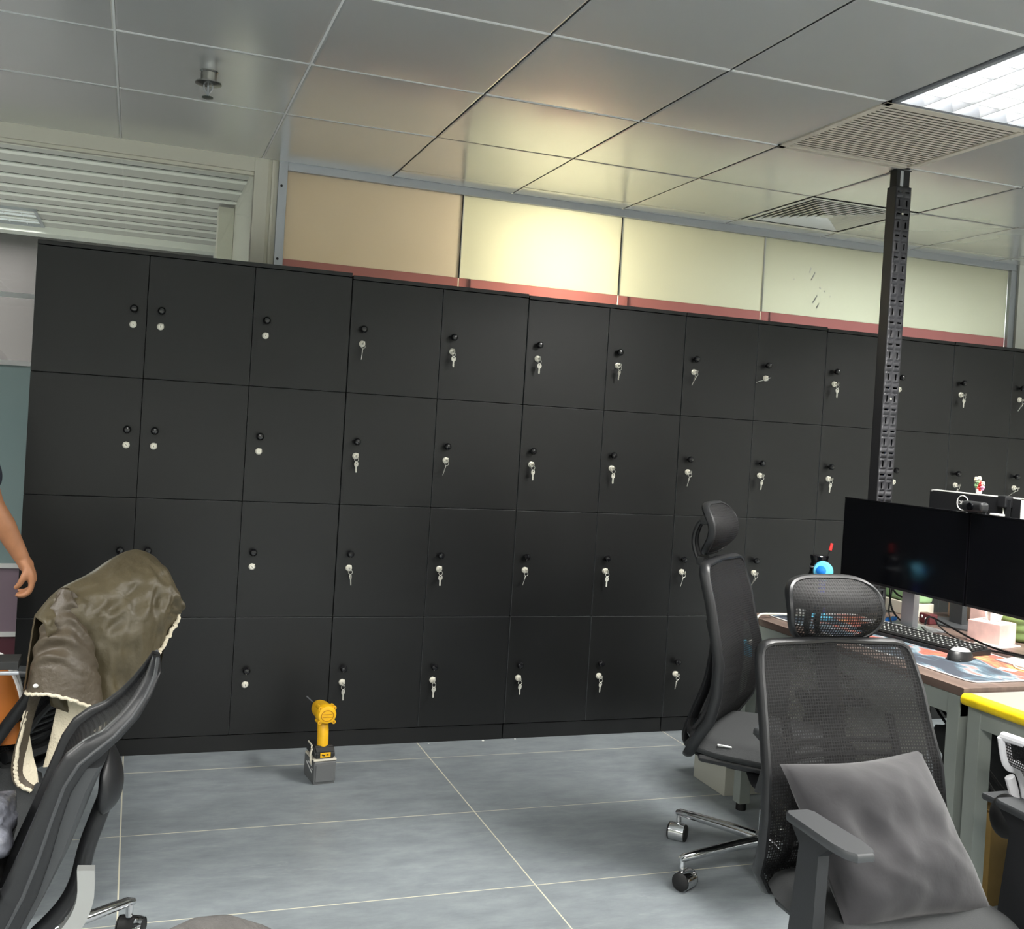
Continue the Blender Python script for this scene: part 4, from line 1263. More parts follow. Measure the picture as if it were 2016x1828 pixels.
o = obj('backpack', MB().grid(lambda a, b: sack(a, b, (0, 0, 0), (.11, .14, .12), 3), 40, 24, True), M['chair_fabric'], None, sharp=80)
o.location = (1.84, -1.72, .305+.104); tag(o, 'black bag slumped on the cardboard box under the desk', 'bag')
o = obj('plastic_bag', MB().grid(lambda a, b: sack(a, b, (0, 0, 0), (.07, .09, .07), 9), 40, 24, True), M['bagfilm'], None, sharp=80)
o.location = (1.86, -1.60, .585); tag(o, 'crumpled grey plastic bag hanging under the desk among cables', 'bag')
for k, (pts, lab) in enumerate((
    ([(1.72, -1.56, .66), (1.62, -1.74, .612), (1.60, -1.88, .545), (1.66, -1.96, .43), (1.75, -2.0, .30), (1.80, -2.01, .02)], 'black cable drooping under the dark desk, upper of two'),
    ([(1.75, -1.55, .66), (1.64, -1.72, .585), (1.62, -1.88, .50), (1.69, -1.95, .36), (1.78, -1.98, .2), (1.84, -1.99, .02)], 'black cable drooping under the dark desk, lower of two'))):
    tag(obj('cable', MB().tube(smooth_path(pts), .0045, 8), M['black_cable']), lab, 'cable', 'cables under the desk')

# black ribbed heater under the second desk
t = thing('ribbed_heater', 'black upright ribbed heater on the floor under the yellow edged desk', 'heater', (1.765, -2.30, 0))
obj('core', MB().bb(-.07, .17, -.02, .22, .05, .42, .01), M['rubber'], t)
fins = MB()
for k in range(6):
    x = -.075+.044*k
    fins.bb(x, x+.016, -.045, .245, .03, .445, .007)
obj('fin', fins, M['rubber'], t)
obj('foot', MB().bb(-.08, .18, -.03, .0, 0.0, .04, .005).bb(-.08, .18, .2, .23, 0.0, .04, .005), M['rubber'], t)
# dark PC case hung under the second desk
t = thing('computer_case', 'dark computer case hung under the yellow edged desk', 'computer', (1.78, -2.32, .47))
obj('case', MB().bb(-.12, .15, -.15, .20, 0, .235, .006), M['post_black'], t)
obj('panel', MB().bb(-.126, -.119, -.14, .19, .01, .225, .002), M['black_plastic'], t)
obj('port', MB().bb(-.130, -.125, .10, .13, .13, .15), M['silver'], t)

# ================================================================== DESK THINGS
# desk mat
w, l = .395, 1.03
mbm = MB()
def rrect(w, l, r, z, n=8):
    out = []
    for cx, cy, a0 in ((w/2-r, l/2-r, 0), (-w/2+r, l/2-r, PI/2), (-w/2+r, -l/2+r, PI), (w/2-r, -l/2+r, 1.5*PI)):
        for k in range(n+1):
            a = a0+PI/2*k/n
            out.append(Vector((cx+r*math.cos(a), cy+r*math.sin(a), z)))
    return out
mbm.ring_loft([rrect(w, l, .03, 0), rrect(w, l, .03, .003)])
mt = obj('desk_mat', mbm, M['deskmat'])
mt.location = (1.675, -1.515, ZT+.0002)
tag(mt, 'large printed desk mat in navy, teal and orange under the keyboard', 'desk mat')
obj('stitched_edge', MB().tube(rrect(w+.001, l+.001, .03, .0025), .0022, 6, loop=True), M['print_white'], mt)

# keyboard
kbd = thing('keyboard', 'full size black keyboard lying on the desk mat', 'keyboard', (1.757, -1.505, ZT+.0035), math.radians(8))
kc = MB()
kc.prism([(-.066, -.225, 0), (.066, -.225, 0), (.066, -.225, .020), (-.066, -.225, .010)], (0, .45, 0))
obj('case', kc, M['black_plastic'], kbd)
kk = MB(); lg = MB()
random.seed(3)
rows = 6
for r in range(rows):
    x = .050-.0195*r-(.004 if r else 0)
    n = 21
    y = .216
    while y > -.21:
        wdt = .0172
        if r == 5 and .10 > y > -.01 and y-.1 > -.21: wdt = .11
        if abs(y+.078) < .006 or abs(y+.138) < .006: y -= .007
        z = .0135+(.0075)*((x+.066)/.132)
        kk.prism([(x-.008, y-wdt, z), (x+.008, y-wdt, z), (x+.0065, y-wdt+.001, z+.008), (x-.0065, y-wdt+.001, z+.008)], (0, wdt-.0018, 0))
        if wdt < .05: lg.box((x+.001, y-wdt*.55, z+.0082), (.005, .004, .0004))
        y -= wdt+.0018
obj('key', kk, M['drill_dark'], kbd)
obj('legend', lg, M['print_white'], kbd)
# mouse
def mouse(a, b):
    th = 2*PI*a; r = math.sin(b*PI/2)
    x = .060*math.cos(th)*r; y = .033*math.sin(th)*r*(1-.12*math.cos(th))
    z = .037*math.sqrt(max(0, 1-r**2.6))*(1-.18*math.cos(th)*r)
    return Vector((x, y, z))
mo = thing('computer_mouse', 'black and silver computer mouse on the desk mat', 'mouse', (1.690, -1.760, ZT+.0035), math.radians(20))
obj('body', MB().grid(mouse, 32, 14, True).bb(-.05, .05, -.026, .026, 0, .004, .002), M['black_plastic'], mo, sharp=80)
def mtop(a, b):
    p = mouse(a, b*.55); return p*1.012+Vector((0, 0, .0006))
obj('top_shell', MB().grid(mtop, 32, 10, True), M['silver'], mo, sharp=80)
obj('scroll_wheel', MB().lathe([(0, -.004), (.008, -.004), (.008, .004), (0, .004)], o=(.032, 0, .028), axis=(0, 1, 0)), M['rubber'], mo)

# monitors facing the operator (towards -x)
def monitor(label, loc, rz, wd=.612, hg=.318, zc=.30, stand='silver', base='plate', back='black_plastic', rim='knob', group='monitors'):
    t = thing('monitor', label, 'monitor', loc, rz, group)
    z0, z1 = zc-hg/2, zc+hg/2
    bd = MB().bb(0.0, .022, -wd/2, wd/2, z0, z1, .003)
    bd.bb(.022, .05, -wd*.32, wd*.32, z0+.05, z1-.05, .012)
    obj('housing', bd, M[back], t)
    obj('screen', MB().bb(-.0012, .001, -wd/2+.004, wd/2-.004, z0+.010, z1-.004), M['screen'], t)
    ed = MB()
    ed.bb(-.002, .023, -wd/2-.001, wd/2+.001, z1-.003, z1+.0012); ed.bb(-.002, .023, -wd/2-.001, -wd/2+.003, z0, z1); ed.bb(-.002, .023, wd/2-.003, wd/2+.001, z0, z1)
    obj('bezel', ed, M[rim], t)
    st = MB()
    st.prism([(.052, -.032, .006), (.076, -.032, .006), (.076, .032, .006), (.052, .032, .006)], (0.004, 0, zc-.02))
    obj('stand_neck', st, M[stand], t)
    if base == 'plate':
        obj('stand_foot', MB().bb(-.07, .13, -.12, .12, 0, .007, .002), M[stand], t)
    else:
        obj('stand_foot', MB().ring_loft([[Vector((.05+.10*math.cos(2*PI*k/32), .15*math.sin(2*PI*k/32), z)) for k in range(32)] for z in (0, .006)] + [[Vector((.05+.085*math.cos(2*PI*k/32), .13*math.sin(2*PI*k/32), .010)) for k in range(32)]]), M[stand], t)
    return t
monitor('wide black monitor on the left of the two facing the chairs', (1.875, -1.237, ZT+.0005), 0, .655, .320, .297)
monitor('black monitor right of the wide one, cut by the picture edge', (1.878, -1.900, ZT+.0005), 0, .655, .320, .297)
# monitor on the back desk, its back towards us
bmn = monitor('monitor turned away on the back desk, round logo on its back', (2.245, -1.225, ZT+.0005), PI, .455, .30, .358, stand='grey_plastic', base='oval', rim='print_white')
lgm = MB().tube([Vector((.0525, -.026+.028*math.cos(2*PI*k/40), .470+.028*math.sin(2*PI*k/40))) for k in range(40)], .0022, 6, loop=True)
obj('logo_ring', lgm, M['print_white'], bmn)
obj('back_panel', MB().bb(.0495, .0515, -.205, .205, .24, .502, .001), M['black_plastic'], bmn)
me = text_mesh('DELL', .020)
tx = link('logo_text', me, M['print_white'], bmn)
tx.matrix_local = Matrix(((0, 0, 1, .0522), (1, 0, 0, -.026), (0, 1, 0, .470), (0, 0, 0, 1)))
# silver monitor next to it
monitor('silver backed monitor at the right edge on the back desk', (2.25, -1.735, ZT+.0005), PI, .52, .30, .352, back='silver', rim='silver', base='plate')
t = thing('webcam', 'black twin webcam on top of the wide monitor', 'webcam', (1.880, -1.585, 1.2045))
obj('body', MB().bb(-.020, .018, -.048, .048, .004, .040, .012, 3), M['black_plastic'], t)
obj('lens', MB().lathe([(.013, 0), (.013, .006), (.009, .007), (0, .004)], o=(-.020, 0, .022), axis=(-1, 0, 0)), M['screen'], t)
obj('clip', MB().bb(-.012, .020, -.022, .022, -.0005, .006, .001).bb(.026, .034, -.018, .018, -.035, .012, .002), M['black_plastic'], t)
t = thing('clip_camera', 'small black cube camera clipped on the turned away monitor', 'webcam', (2.205, -1.395, 1.215))
obj('body', MB().bb(-.022, .018, -.020, .020, .0, .045, .006), M['black_plastic'], t)
obj('cable', MB().tube(smooth_path([(-.01, 0, .002), (-.014, -.008, -.03), (-.012, -.014, -.07), (0.012, -.02, -.13)]), .0018, 6), M['white_cable'], t)
tag(obj('white_card', MB().bb(1.874, 1.896, -1.70, -1.655, 1.2045, 1.2115, .002), M['print_white']), 'small white block on the monitor top beside the webcam', 'block')

# flowers on the turned away monitor
fl = thing('flower_pot', 'tiny pot of white and pink flowers on the turned away monitor', 'flowers', (2.236, -1.232, 1.2555))
obj('pot', MB().lathe([(.009, 0), (.011, .002), (.012, .018), (.0105, .018), (.0, .014)], n=16), M['print_white'], fl)
rnd = random.Random(5)
for (dy, dz, m, r) in ((.012, .052, 'fleece', .010), (.003, .044, 'mint', .010), (-.004, .056, 'fleece', .009), (-.012, .034, 'red', .011), (-.020, .026, 'pink', .010), (-.022, .038, 'fleece', .009), (.010, .030, 'mint', .009), (-.006, .022, 'red', .010)):
    b = MB()
    for k in range(6):
        a = 2*PI*k/6
        b.sphere((-.004+.2*r*math.cos(a), dy+r*.75*math.cos(a), dz+r*.75*math.sin(a)), r*.55, 8)
    b.sphere((-.008, dy, dz), r*.45, 8)
    b.cyl((0, 0, .012), (-.002, dy, dz), .0012, n=6)
    obj('flower', b, M[m], fl)

# slotted angle post between the desks
pt = thing('slotted_post', 'tall black slotted steel post from the desk end to the ceiling', 'post', (2.038, -0.900, 0))
def slotted(mb, y, x0, x1, z0, z1, flip=False):
    cw_ = (x1-x0)/2; ch = 0.044
    n = int((z1-z0)/ch)
    ch = (z1-z0)/n
    for c in range(2):
        cx = x0+cw_*(c+.5)
        for k in range(n):
            cz = z0+ch*(k+.5)
            sw, shh = ((.0036, .0125) if k % 2 == 0 else (.0100, .0036))
            xs = (cx-cw_/2, cx-sw, cx+sw, cx+cw_/2); zs = (cz-ch/2, cz-shh, cz+shh, cz+ch/2)
            for i in range(3):
                for j in range(3):
                    if i == 1 and j == 1: continue
                    q = [(xs[i], y, zs[j]), (xs[i+1], y, zs[j]), (xs[i+1], y, zs[j+1]), (xs[i], y, zs[j+1])]
                    mb.bm.faces.new([mb.bm.verts.new(p) for p in q])
    bmesh.ops.remove_doubles(mb.bm, verts=mb.bm.verts, dist=.0003)
    return mb
ff = slotted(MB(), -.030, -.028, .046, 0.0, 2.47)
fo = obj('slotted_face', ff, M['post_grey'], pt)
so = fo.modifiers.new('thickness', 'SOLIDIFY'); so.thickness = .002; so.offset = 0
sd_ = MB().bb(-.030, -.028, -.030, .022, 0, 2.47, .0005).bb(.044, .046, -.029, .022, 0, 2.47).bb(-.030, .046, .020, .022, 0, 2.47)
obj('side_face', sd_, M['post_black'], pt)
obj('top_sleeve', MB().bb(-.024, -.006, -.024, .016, 2.44, CEIL+.004).bb(.012, .040, -.024, .016, 2.44, CEIL+.004).bb(-.030, .046, -.026, .018, CEIL-.004, CEIL+.003), M['rubber'], pt)
obj('inner_sleeve', MB().bb(-.006, .012, -.022, .014, 2.44, CEIL+.003), M['silver'], pt)
obj('slot_glow_strip', MB().bb(-.022, .004, -.002, .004, .76, 1.80).bb(.022, .034, -.002, .004, .9, 1.66), M['slot_glow_blue'], pt)['label'] = 'pale blue strip added inside the post, imitating light behind the slots'  # added strips, their pale blue stands in for light behind the slots
bl = MB()
for z in (1.61, 1.16, 2.36): bl.cyl((.008, -.034, z), (.008, -.030, z), .004, n=10)
obj('bolt', bl, M['nickel'], pt)

# bottle with straw
t = thing('drinking_bottle', 'black bottle with a red tipped straw beside the wide monitor', 'bottle', (1.70, -0.998, ZT))
obj('body', MB().lathe([(.0, 0), (.036, .002), (.038, .01), (.038, .155), (.033, .172), (.0, .172)], n=28), M['screen'], t)
obj('cap', MB().lathe([(.030, .170), (.033, .176), (.034, .190), (.029, .205), (.034, .222), (.036, .230), (.034, .233), (.0, .233)], n=28), M['knob'], t)
obj('band', MB().lathe([(.0345, .184), (.0352, .186), (.0352, .189), (.0345, .191)], n=28, cap=False), M['silver'], t)
obj('straw', MB().cyl((.024, -.018, .225), (.031, -.024, .262), .0032, n=10), M['rubber'], t)
obj('straw_tip', MB().cyl((.030, -.0235, .256), (.034, -.0265, .283), .0068, .0058, n=12), M['red'], t)
# blue desk fan
t = thing('desk_fan', 'small glossy blue desk fan seen through the mesh headrest', 'fan', (1.655, -1.085, ZT+.0032))
obj('base', MB().lathe([(0, 0), (.042, .001), (.044, .008), (.020, .018), (.014, .022), (0, .024)], n=28), M['cyan'], t)
obj('stem', MB().lathe([(.015, .018), (.012, .06), (.013, .13), (.016, .16)], n=20), M['navy'], t)
obj('head', MB().lathe([(.0, -.022), (.022, -.022), (.036, -.012), (.038, .004), (.030, .020), (.0, .024)], o=(0, 0, .180), axis=(-.8, -.6, .15), n=28), M['cyan'], t)
obj('hub', MB().lathe([(.018, .0), (.018, .008), (.010, .012), (0, .013)], o=(-.016, -.012, .183), axis=(-.8, -.6, .15), n=24), M['blue_toy'], t)

# behind the monitors
t = thing('mint_container', 'pale green plastic container on the back desk', 'container', (2.16, -0.975, ZT))
obj('body', MB().bb(-.05, .05, -.085, .085, .055, .155, .012), M['mint'], t)
obj('base', MB().bb(-.052, .052, -.088, .088, 0, .054, .004), M['beige'], t)
obj('lid', MB().bb(-.053, .053, -.088, .088, .155, .166, .004), M['mint'], t)
t = thing('pink_cup', 'pink square plastic holder behind the monitor stand', 'holder', (2.36, -1.075, ZT+.077))
obj('body', MB().ring_loft([rrect(.05, .055, .008, 0), rrect(.056, .062, .008, .07), rrect(.050, .056, .008, .07), rrect(.044, .050, .008, .004)], True, True, True), M['pink'], t)
t = thing('pink_box', 'pale pink box under the pink holder', 'box', (2.36, -1.091, ZT))
obj('body', MB().bb(-.05, .05, -.06, .06, 0, .066, .004), M['pale_pink'], t)
obj('lid', MB().bb(-.052, .052, -.062, .062, .0665, .0765, .003), M['print_white'], t)
t = thing('tissue_box', 'pink patterned tissue box with a tissue pulled up', 'tissue box', (2.06, -1.512, ZT), .3)
obj('box', MB().bb(-.055, .055, -.060, .060, 0, .075, .004), M['pale_pink'], t)
obj('tissue', MB().slab((lambda a, b: Vector((.012*math.sin(a*9)+.006, (a-.5)*(.05+.03*b), .07+.05*b+.008*math.sin(a*7))), 14, 8), lambda a, b: Vector((.012*math.sin(a*9)+.003, (a-.5)*(.05+.03*b), .07+.05*b+.008*math.sin(a*7)))), M['paper'], t)
t = thing('green_pot', 'green ribbed round pot at the right edge of the desks', 'pot', (2.21, -1.478, ZT))
pr_ = [(0, 0), (.060, .0)]
for k in range(3):
    z = .004+.030*k
    pr_ += [(.068+.002*(k < 2), z+.003), (.076, z+.013), (.068, z+.027)]
pr_ += [(.060, .094), (.030, .097), (0, .097)]
obj('body', MB().lathe(pr_, n=36), M['green_pot'], t, sharp=70)
obj('handle', MB().tube(smooth_path([(-.03, -.02, .096), (-.025, 0, .104), (-.02, .025, .097)]), .004, 8), M['green_pot'], t)
t = thing('maroon_tin', 'small maroon tin with white spots beside the monitor stand', 'tin', (2.08, -1.18, ZT))
obj('body', MB().bb(-.02, .02, -.03, .03, 0, .04, .006), mat('maroon_paint', (92, 44, 48), .4), t)
obj('spot', MB().sphere((-.020, .012, .026), .006, 8, (.3, 1, 1)).sphere((-.020, -.010, .018), .007, 8, (.3, 1, 1)), M['print_white'], t)
t = thing('marker_clip', 'bright blue plastic clip lying by the keyboard', 'clip', (1.93, -1.150, ZT), .4)
obj('body', MB().tube([(-.035, 0, .012), (-.02, 0, .012), (.0, 0, .010), (.02, 0, .012), (.035, 0, .012)], [.006, .012, .008, .012, .007], 12, r2=[.006, .010, .007, .010, .007]), M['blue_toy'], t)
t = tag(obj('notebook', MB().bb(-.075, .075, -.10, .10, 0, .010, .0015), M['paper']), 'white notebook at the right end of the dark desk', 'notebook')
t.location = (1.93, -1.865, ZT); t.rotation_euler = (0, 0, .35)
t = tag(obj('paper_note', MB().bb(-.018, .018, -.025, .025, 0, .0008), M['paper']), 'small white paper slip on the desk mat near the mouse', 'paper')
t.location = (1.735, -1.905, ZT+.0036); t.rotation_euler = (0, 0, .5)
t = tag(obj('paper_sheet', MB().bb(-.06, .06, -.05, .05, 0, .003), M['paper']), 'white paper pad in front of the green pot', 'paper')
t.location = (2.045, -1.555, ZT); t.rotation_euler = (0, 0, .2)
t = tag(obj('white_plug', MB().bb(-.016, .016, -.012, .012, 0, .022, .004), M['print_white']), 'white plug adapter on the far corner of the dark desk', 'adapter')
t.location = (1.640, -0.985, ZT)
# cables on the desk
CB = [([(1.945, -1.10, 1.0), (1.945, -1.13, .90), (1.90, -1.17, .80), (1.89, -1.20, .752), (1.83, -1.26, .752), (1.86, -1.33, .752)], .0028, 'black_cable', 'black cable dropping behind the wide monitor to the keyboard'),
      ([(1.955, -1.12, 1.0), (1.96, -1.10, .88), (1.93, -1.15, .80), (1.95, -1.19, .755), (1.99, -1.22, .753)], .0036, 'black_cable', 'thick black cable looping left of the monitor stand'),
      ([(1.965, -1.29, .92), (1.955, -1.24, .86), (1.945, -1.17, .85), (1.945, -1.12, .89), (1.95, -1.11, .98)], .0036, 'black_cable', 'black cable loop hanging across the monitor stand'),
      ([(1.985, -1.27, .760), (1.96, -1.31, .795), (1.94, -1.37, .800), (1.93, -1.47, .785), (1.92, -1.58, .768), (1.93, -1.70, .756), (1.95, -1.84, .7585), (1.97, -2.0, .7505)], .0036, 'black_cable', 'long black cable arching from the stand to the notebook'),
      ([(1.96, -1.28, .752), (1.90, -1.38, .752), (1.87, -1.50, .752), (1.88, -1.62, .752), (1.90, -1.76, .759), (1.92, -1.90, .759), (1.90, -2.0, .752)], .0034, 'black_cable', 'black cable lying straight across the desk behind the keyboard'),
      ([(2.0, -1.30, .79), (1.97, -1.36, .77), (1.95, -1.45, .752), (1.90, -1.60, .752), (1.87, -1.66, .752), (1.85, -1.63, .752)], .0026, 'black_cable', 'thin black cable curling towards the end of the keyboard'),
      ([(1.955, -1.135, .97), (1.97, -1.16, .87), (1.97, -1.20, .80), (1.955, -1.215, .753), (1.90, -1.235, .753), (1.875, -1.25, .753)], .0024, 'white_cable', 'thin pale cable beside the monitor stand'),
      ([(1.81, -1.855, .7515), (1.78, -1.90, .7515), (1.80, -1.95, .7515), (1.87, -1.93, .759), (1.94, -1.90, .7585)], .0026, 'white_cable', 'pale cable curling on the mat next to the notebook')]
for pts, r, m, lab in CB:
    tag(obj('cable', MB().tube(smooth_path(pts), r, 8), M[m]), lab, 'cable', 'cables on the desks')
t = obj('charging_cable', MB().tube(smooth_path([(1.62, -1.045, ZT+.0075), (1.53, -1.05, ZT+.012), (1.45, -1.06, ZT+.016), (1.405, -1.055, ZT+.010), (1.386, -1.06, ZT-.03), (1.384, -1.062, ZT-.09), (1.388, -1.075, ZT-.15)]), .004, 8), M['white_cable'])
tag(t, 'white cable bending over the front edge of the dark desk', 'cable')
t = thing('tissue_pack', 'pale blue tissue pack hooked on the frame under the dark desk edge', 'tissue pack', (1.372, -1.06, .600), .1)
obj('body', MB().grid(lambda a, b: sack(a, b, (0, 0, .03), (.018, .055, .03), 5), 24, 16, True), M['cyan'], t, sharp=80)
obj('tissue', MB().grid(lambda a, b: sack(a, b, (-.004, -.02, .057), (.014, .03, .012), 6), 20, 12, True), M['paper'], t, sharp=80)

# ================================================================== POWER TOOL
dr = thing('power_drill', 'yellow cordless power tool standing on its grey battery', 'drill', (-0.088, -0.388, 0), math.atan2(.99, -.12))
dr.scale = (.92, .92, .92)
# local +x: the way the bit points (away from the viewer)
bt = MB()
bt.bb(-.078, .070, -.048, .048, 0.004, .095, .008, 2)
bt.bb(-.074, .066, -.044, .044, 0.0, .006)
bt.bb(-.0815, -.076, -.040, .040, .012, .084, .003)
obj('battery', bt, M['drill_grey'], dr)
obj('battery_rail', MB().bb(-.074, .060, -.049, .049, .095, .104, .003), M['beige'], dr)
ft = MB()
ft.prism([(-.070, -.043, .104), (.066, -.043, .104), (.060, -.043, .150), (-.046, -.043, .150), (-.070, -.043, .130)], (0, .086, 0))
bmesh.ops.bevel(ft.bm, geom=list(ft.bm.edges), offset=.006, segments=2, affect='EDGES')
obj('foot', ft, M['drill_dark'], dr)
obj('label_plate', MB().bb(-.0725, -.0690, -.022, .022, .110, .130, .001), M['drill_yellow'], dr)
sw = MB()
for (y, z, w_) in ((-.008, .121, .009), (.006, .119, .008), (.013, .121, .006)): sw.bb(-.0735, -.0724, y-w_/2, y+w_/2, z-.003, z+.003)
obj('label_print', sw, M['drill_dark'], dr)
mk = MB()
for (x, z, l_, a) in ((-.02, .074, .045, -.10), (-.012, .055, .080, -.25), (-.05, .060, .014, 0), (.02, .066, .02, -.2)):
    mk.box((x, .0485, z), (l_, .001, .005), 0, rot=Matrix.Rotation(a, 3, 'Y'))
obj('side_print', mk, M['print_white'], dr)
obj('hook', MB().tube(smooth_path([(-.040, .050, .142), (-.045, .056, .12), (-.050, .056, .095), (-.046, .052, .080)]), .004, 8, r2=.007, ref=(1, 0, 0)).tube([(.03, .045, .152), (-.03, .048, .152), (-.04, .052, .142)], .0035, 8), M['beige'], dr)
hd = MB()
hd.tube(smooth_path([(-.022, 0, .140), (-.021, 0, .175), (-.017, 0, .21), (-.006, 0, .245)], 5), .0235, 18, r2=.0225, ref=(1, 0, 0))
obj('handle', hd, M['drill_yellow'], dr)
tr = MB().bb(.006, .022, -.009, .009, .205, .235, .005)
obj('trigger', tr, M['drill_dark'], dr)
hb_ = MB()
def headring(x, r, sq=0.86):
    return [Vector((x, r*math.cos(2*PI*k/32)*(1 if abs(math.cos(2*PI*k/32)) < .8 else 1), .282+r*sq*math.sin(2*PI*k/32)+(.006 if math.sin(2*PI*k/32) > .5 else 0))) for k in range(32)]
hb_.ring_loft([headring(-.068, .030), headring(-.066, .037), headring(-.055, .042), headring(-.030, .043), headring(-.02, .040), headring(.03, .038), headring(.055, .034), headring(.07, .026)])
for s in (-1, 1):
    for zz in (.254, .312):
        hb_.cyl((-.064, s*.030, zz), (-.02, s*.030, zz), .0085, n=12)
obj('motor_housing', hb_, M['drill_yellow'], dr, sharp=40)
cap = MB()
cap.tube([Vector((-.0685, .026*math.cos(2*PI*k/28), .282+.022*math.sin(2*PI*k/28))) for k in range(28)], .0016, 6, loop=True)
for z in (.276, .288): cap.bb(-.0695, -.0675, -.02, .02, z-.001, z+.001)
for s in (-1, 1):
    for zz in (.254, .312): cap.cyl((-.0655, s*.030, zz), (-.0635, s*.030, zz), .004, n=10)
obj('rear_vent', cap, mat('drill_shade', (176, 120, 20), .45), dr)
ch = MB().lathe([(.024, .068), (.024, .095), (.018, .108), (.014, .112), (.0, .113)], o=(0, 0, .282), axis=(1, 0, 0), n=24)
obj('chuck', ch, M['drill_dark'], dr)
obj('drill_bit', MB().lathe([(.004, .11), (.004, .15), (.0026, .152), (.0026, .245), (.0, .255)], o=(0, 0, .282), axis=(1, 0, 0), n=10), M['silver'], dr)

# ================================================================== JACKET on the chair back
jk = thing('jacket', 'olive hooded jacket with cream fleece lining hung over a chair back', 'jacket', (-0.895, -1.255, 0.516))
RIDGE = [(-1.048, -1.376, 0.819), (-1.022, -1.329, 0.851), (-0.986, -1.311, 0.883), (-0.925, -1.236, 0.907), (-0.868, -1.162, 0.940), (-0.817, -1.097, 0.958), (-0.777, -1.078, 0.952), (-0.734, -1.078, 0.923), (-0.706, -1.097, 0.864), (-0.688, -1.125, 0.800)]
MID = [(-1.029, -1.357, 0.703), (-0.988, -1.329, 0.692), (-0.923, -1.311, 0.695), (-0.885, -1.311, 0.704), (-0.840, -1.311, 0.727), (-0.795, -1.292, 0.752), (-0.755, -1.264, 0.774), (-0.731, -1.236, 0.791), (-0.706, -1.199, 0.798), (-0.683, -1.143, 0.781)]
BOT = [(-1.007, -1.311, 0.563), (-0.965, -1.292, 0.535), (-0.900, -1.283, 0.507), (-0.855, -1.273, 0.489), (-0.821, -1.255, 0.483), (-0.789, -1.236, 0.520), (-0.759, -1.218, 0.588), (-0.742, -1.199, 0.672), (-0.715, -1.180, 0.712), (-0.693, -1.143, 0.762)]
def up_mid(i): # shoulder bulge between ridge and mid
    a, b = Vector(RIDGE[i]), Vector(MID[i])
    p = a*.6+b*.4
    return p+Vector((.02, -.035, .012))
BACK1 = [(x-.012, y+.055, z-.025) for x, y, z in RIDGE]
BACK2 = [(x-.030, y+.095, z-.22) for x, y, z in RIDGE]
def rowpt(row, a):
    k = a*(len(row)-1); i = min(int(k), len(row)-2); f = k-i
    p0, p1, p2, p3 = (Vector(row[max(i-1, 0)]), Vector(row[i]), Vector(row[i+1]), Vector(row[min(i+2, len(row)-1)]))
    return .5*((2*p1)+(p2-p0)*f+(2*p0-5*p1+4*p2-p3)*f*f+(3*p1-p0-3*p2+p3)*f**3)
JR = [BACK2, BACK1, RIDGE, [tuple(up_mid(i)) for i in range(10)], MID, BOT]
def jbody(a, b, off=0.0):
    col = [rowpt(r, a) for r in JR]
    k = b*(len(col)-1); i = min(int(k), len(col)-2); f = k-i
    p0, p1, p2, p3 = col[max(i-1, 0)], col[i], col[i+1], col[min(i+2, len(col)-1)]
    p = .5*((2*p1)+(p2-p0)*f+(2*p0-5*p1+4*p2-p3)*f*f+(3*p1-p0-3*p2+p3)*f**3)
    n = Vector((.45, -.85, .25))
    fold = .017*math.sin(a*26+2.5*noise.noise(Vector((a*4, b*3, 1))))*max(0, b-.42)
    fold += .010*(1-2*abs(noise.noise(Vector((a*9+b*5, b*14-a*4, 11)))))*min(1, max(0, b-.30)*4)
    fold += .012*noise.noise(Vector((a*7+b*2, b*9-a*3, 3)))+.006*noise.noise(Vector((a*20, b*16, 7)))
    return p+n*(fold*(0.3 if b < .45 else 1)+off)
o = obj('jacket_body', MB().slab((lambda a, b: jbody(a, b), 64, 60), lambda a, b: jbody(a, b, -.011)), M['olive'], jk, True, 70)
# near sleeve: flattened cone with an open cuff
AP = [Vector((-0.997, -1.329, 0.877)), Vector((-0.962, -1.320, 0.890))]
HEM = [Vector((-1.065, -1.394, 0.624)), Vector((-1.021, -1.432, 0.630)), Vector((-0.964, -1.445, 0.620)), Vector((-0.914, -1.422, 0.595)), Vector((-0.869, -1.376, 0.561))]
HEMB = [Vector((-0.900, -1.315, 0.567)), Vector((-0.964, -1.306, 0.619)), Vector((-1.030, -1.325, 0.633))]
hemloop = HEM+HEMB
def hemp(a):
    k = a*len(hemloop); i = int(k) % len(hemloop); f = k-int(k)
    P = [hemloop[(i+j-1) % len(hemloop)] for j in range(4)]
    return .5*((2*P[1])+(P[2]-P[0])*f+(2*P[0]-5*P[1]+4*P[2]-P[3])*f*f+(3*P[1]-P[0]-3*P[2]+P[3])*f**3)
apc = (AP[0]+AP[1])/2
def sleeve(a, b, ins=0.0):
    h = hemp(a)
    hc = sum(hemloop, Vector())/len(hemloop)
    top = apc + (h-hc)*.22
    p = top*(1-b)+h*b
    c = apc*(1-b)+hc*b
    out = (p-c); out = out.normalized() if out.length > 1e-6 else out
    bulge = .014*math.sin(b*PI)
    wr = .015*math.sin(b*34+5*math.sin(a*6.28)+4*noise.noise(Vector((a*5, b*3, 5))))*math.sin(min(1, b*1.3)*PI)**.5*(.4+.6*noise.noise(Vector((a*4, b*5, 9)))) if 0 < b < .98 else 0
    return p+out*(bulge+wr-ins)
obj('sleeve', MB().grid(lambda a, b: sleeve(a, b), 64, 60, True), M['olive_dark'], jk, True, 70)
obj('sleeve_lining', MB().grid(lambda a, b: sleeve(a, .35+.65*b, .012), 48, 20, True), M['fleece'], jk, True, 70)
fr_ = MB()
rnd = random.Random(2)
N_ = 90
fr_.tube([hemp(k/N_)+Vector((rnd.uniform(-.002, .002), rnd.uniform(-.002, .002), rnd.uniform(-.002, .002)-.002)) for k in range(N_)], .0048, 8, loop=True)
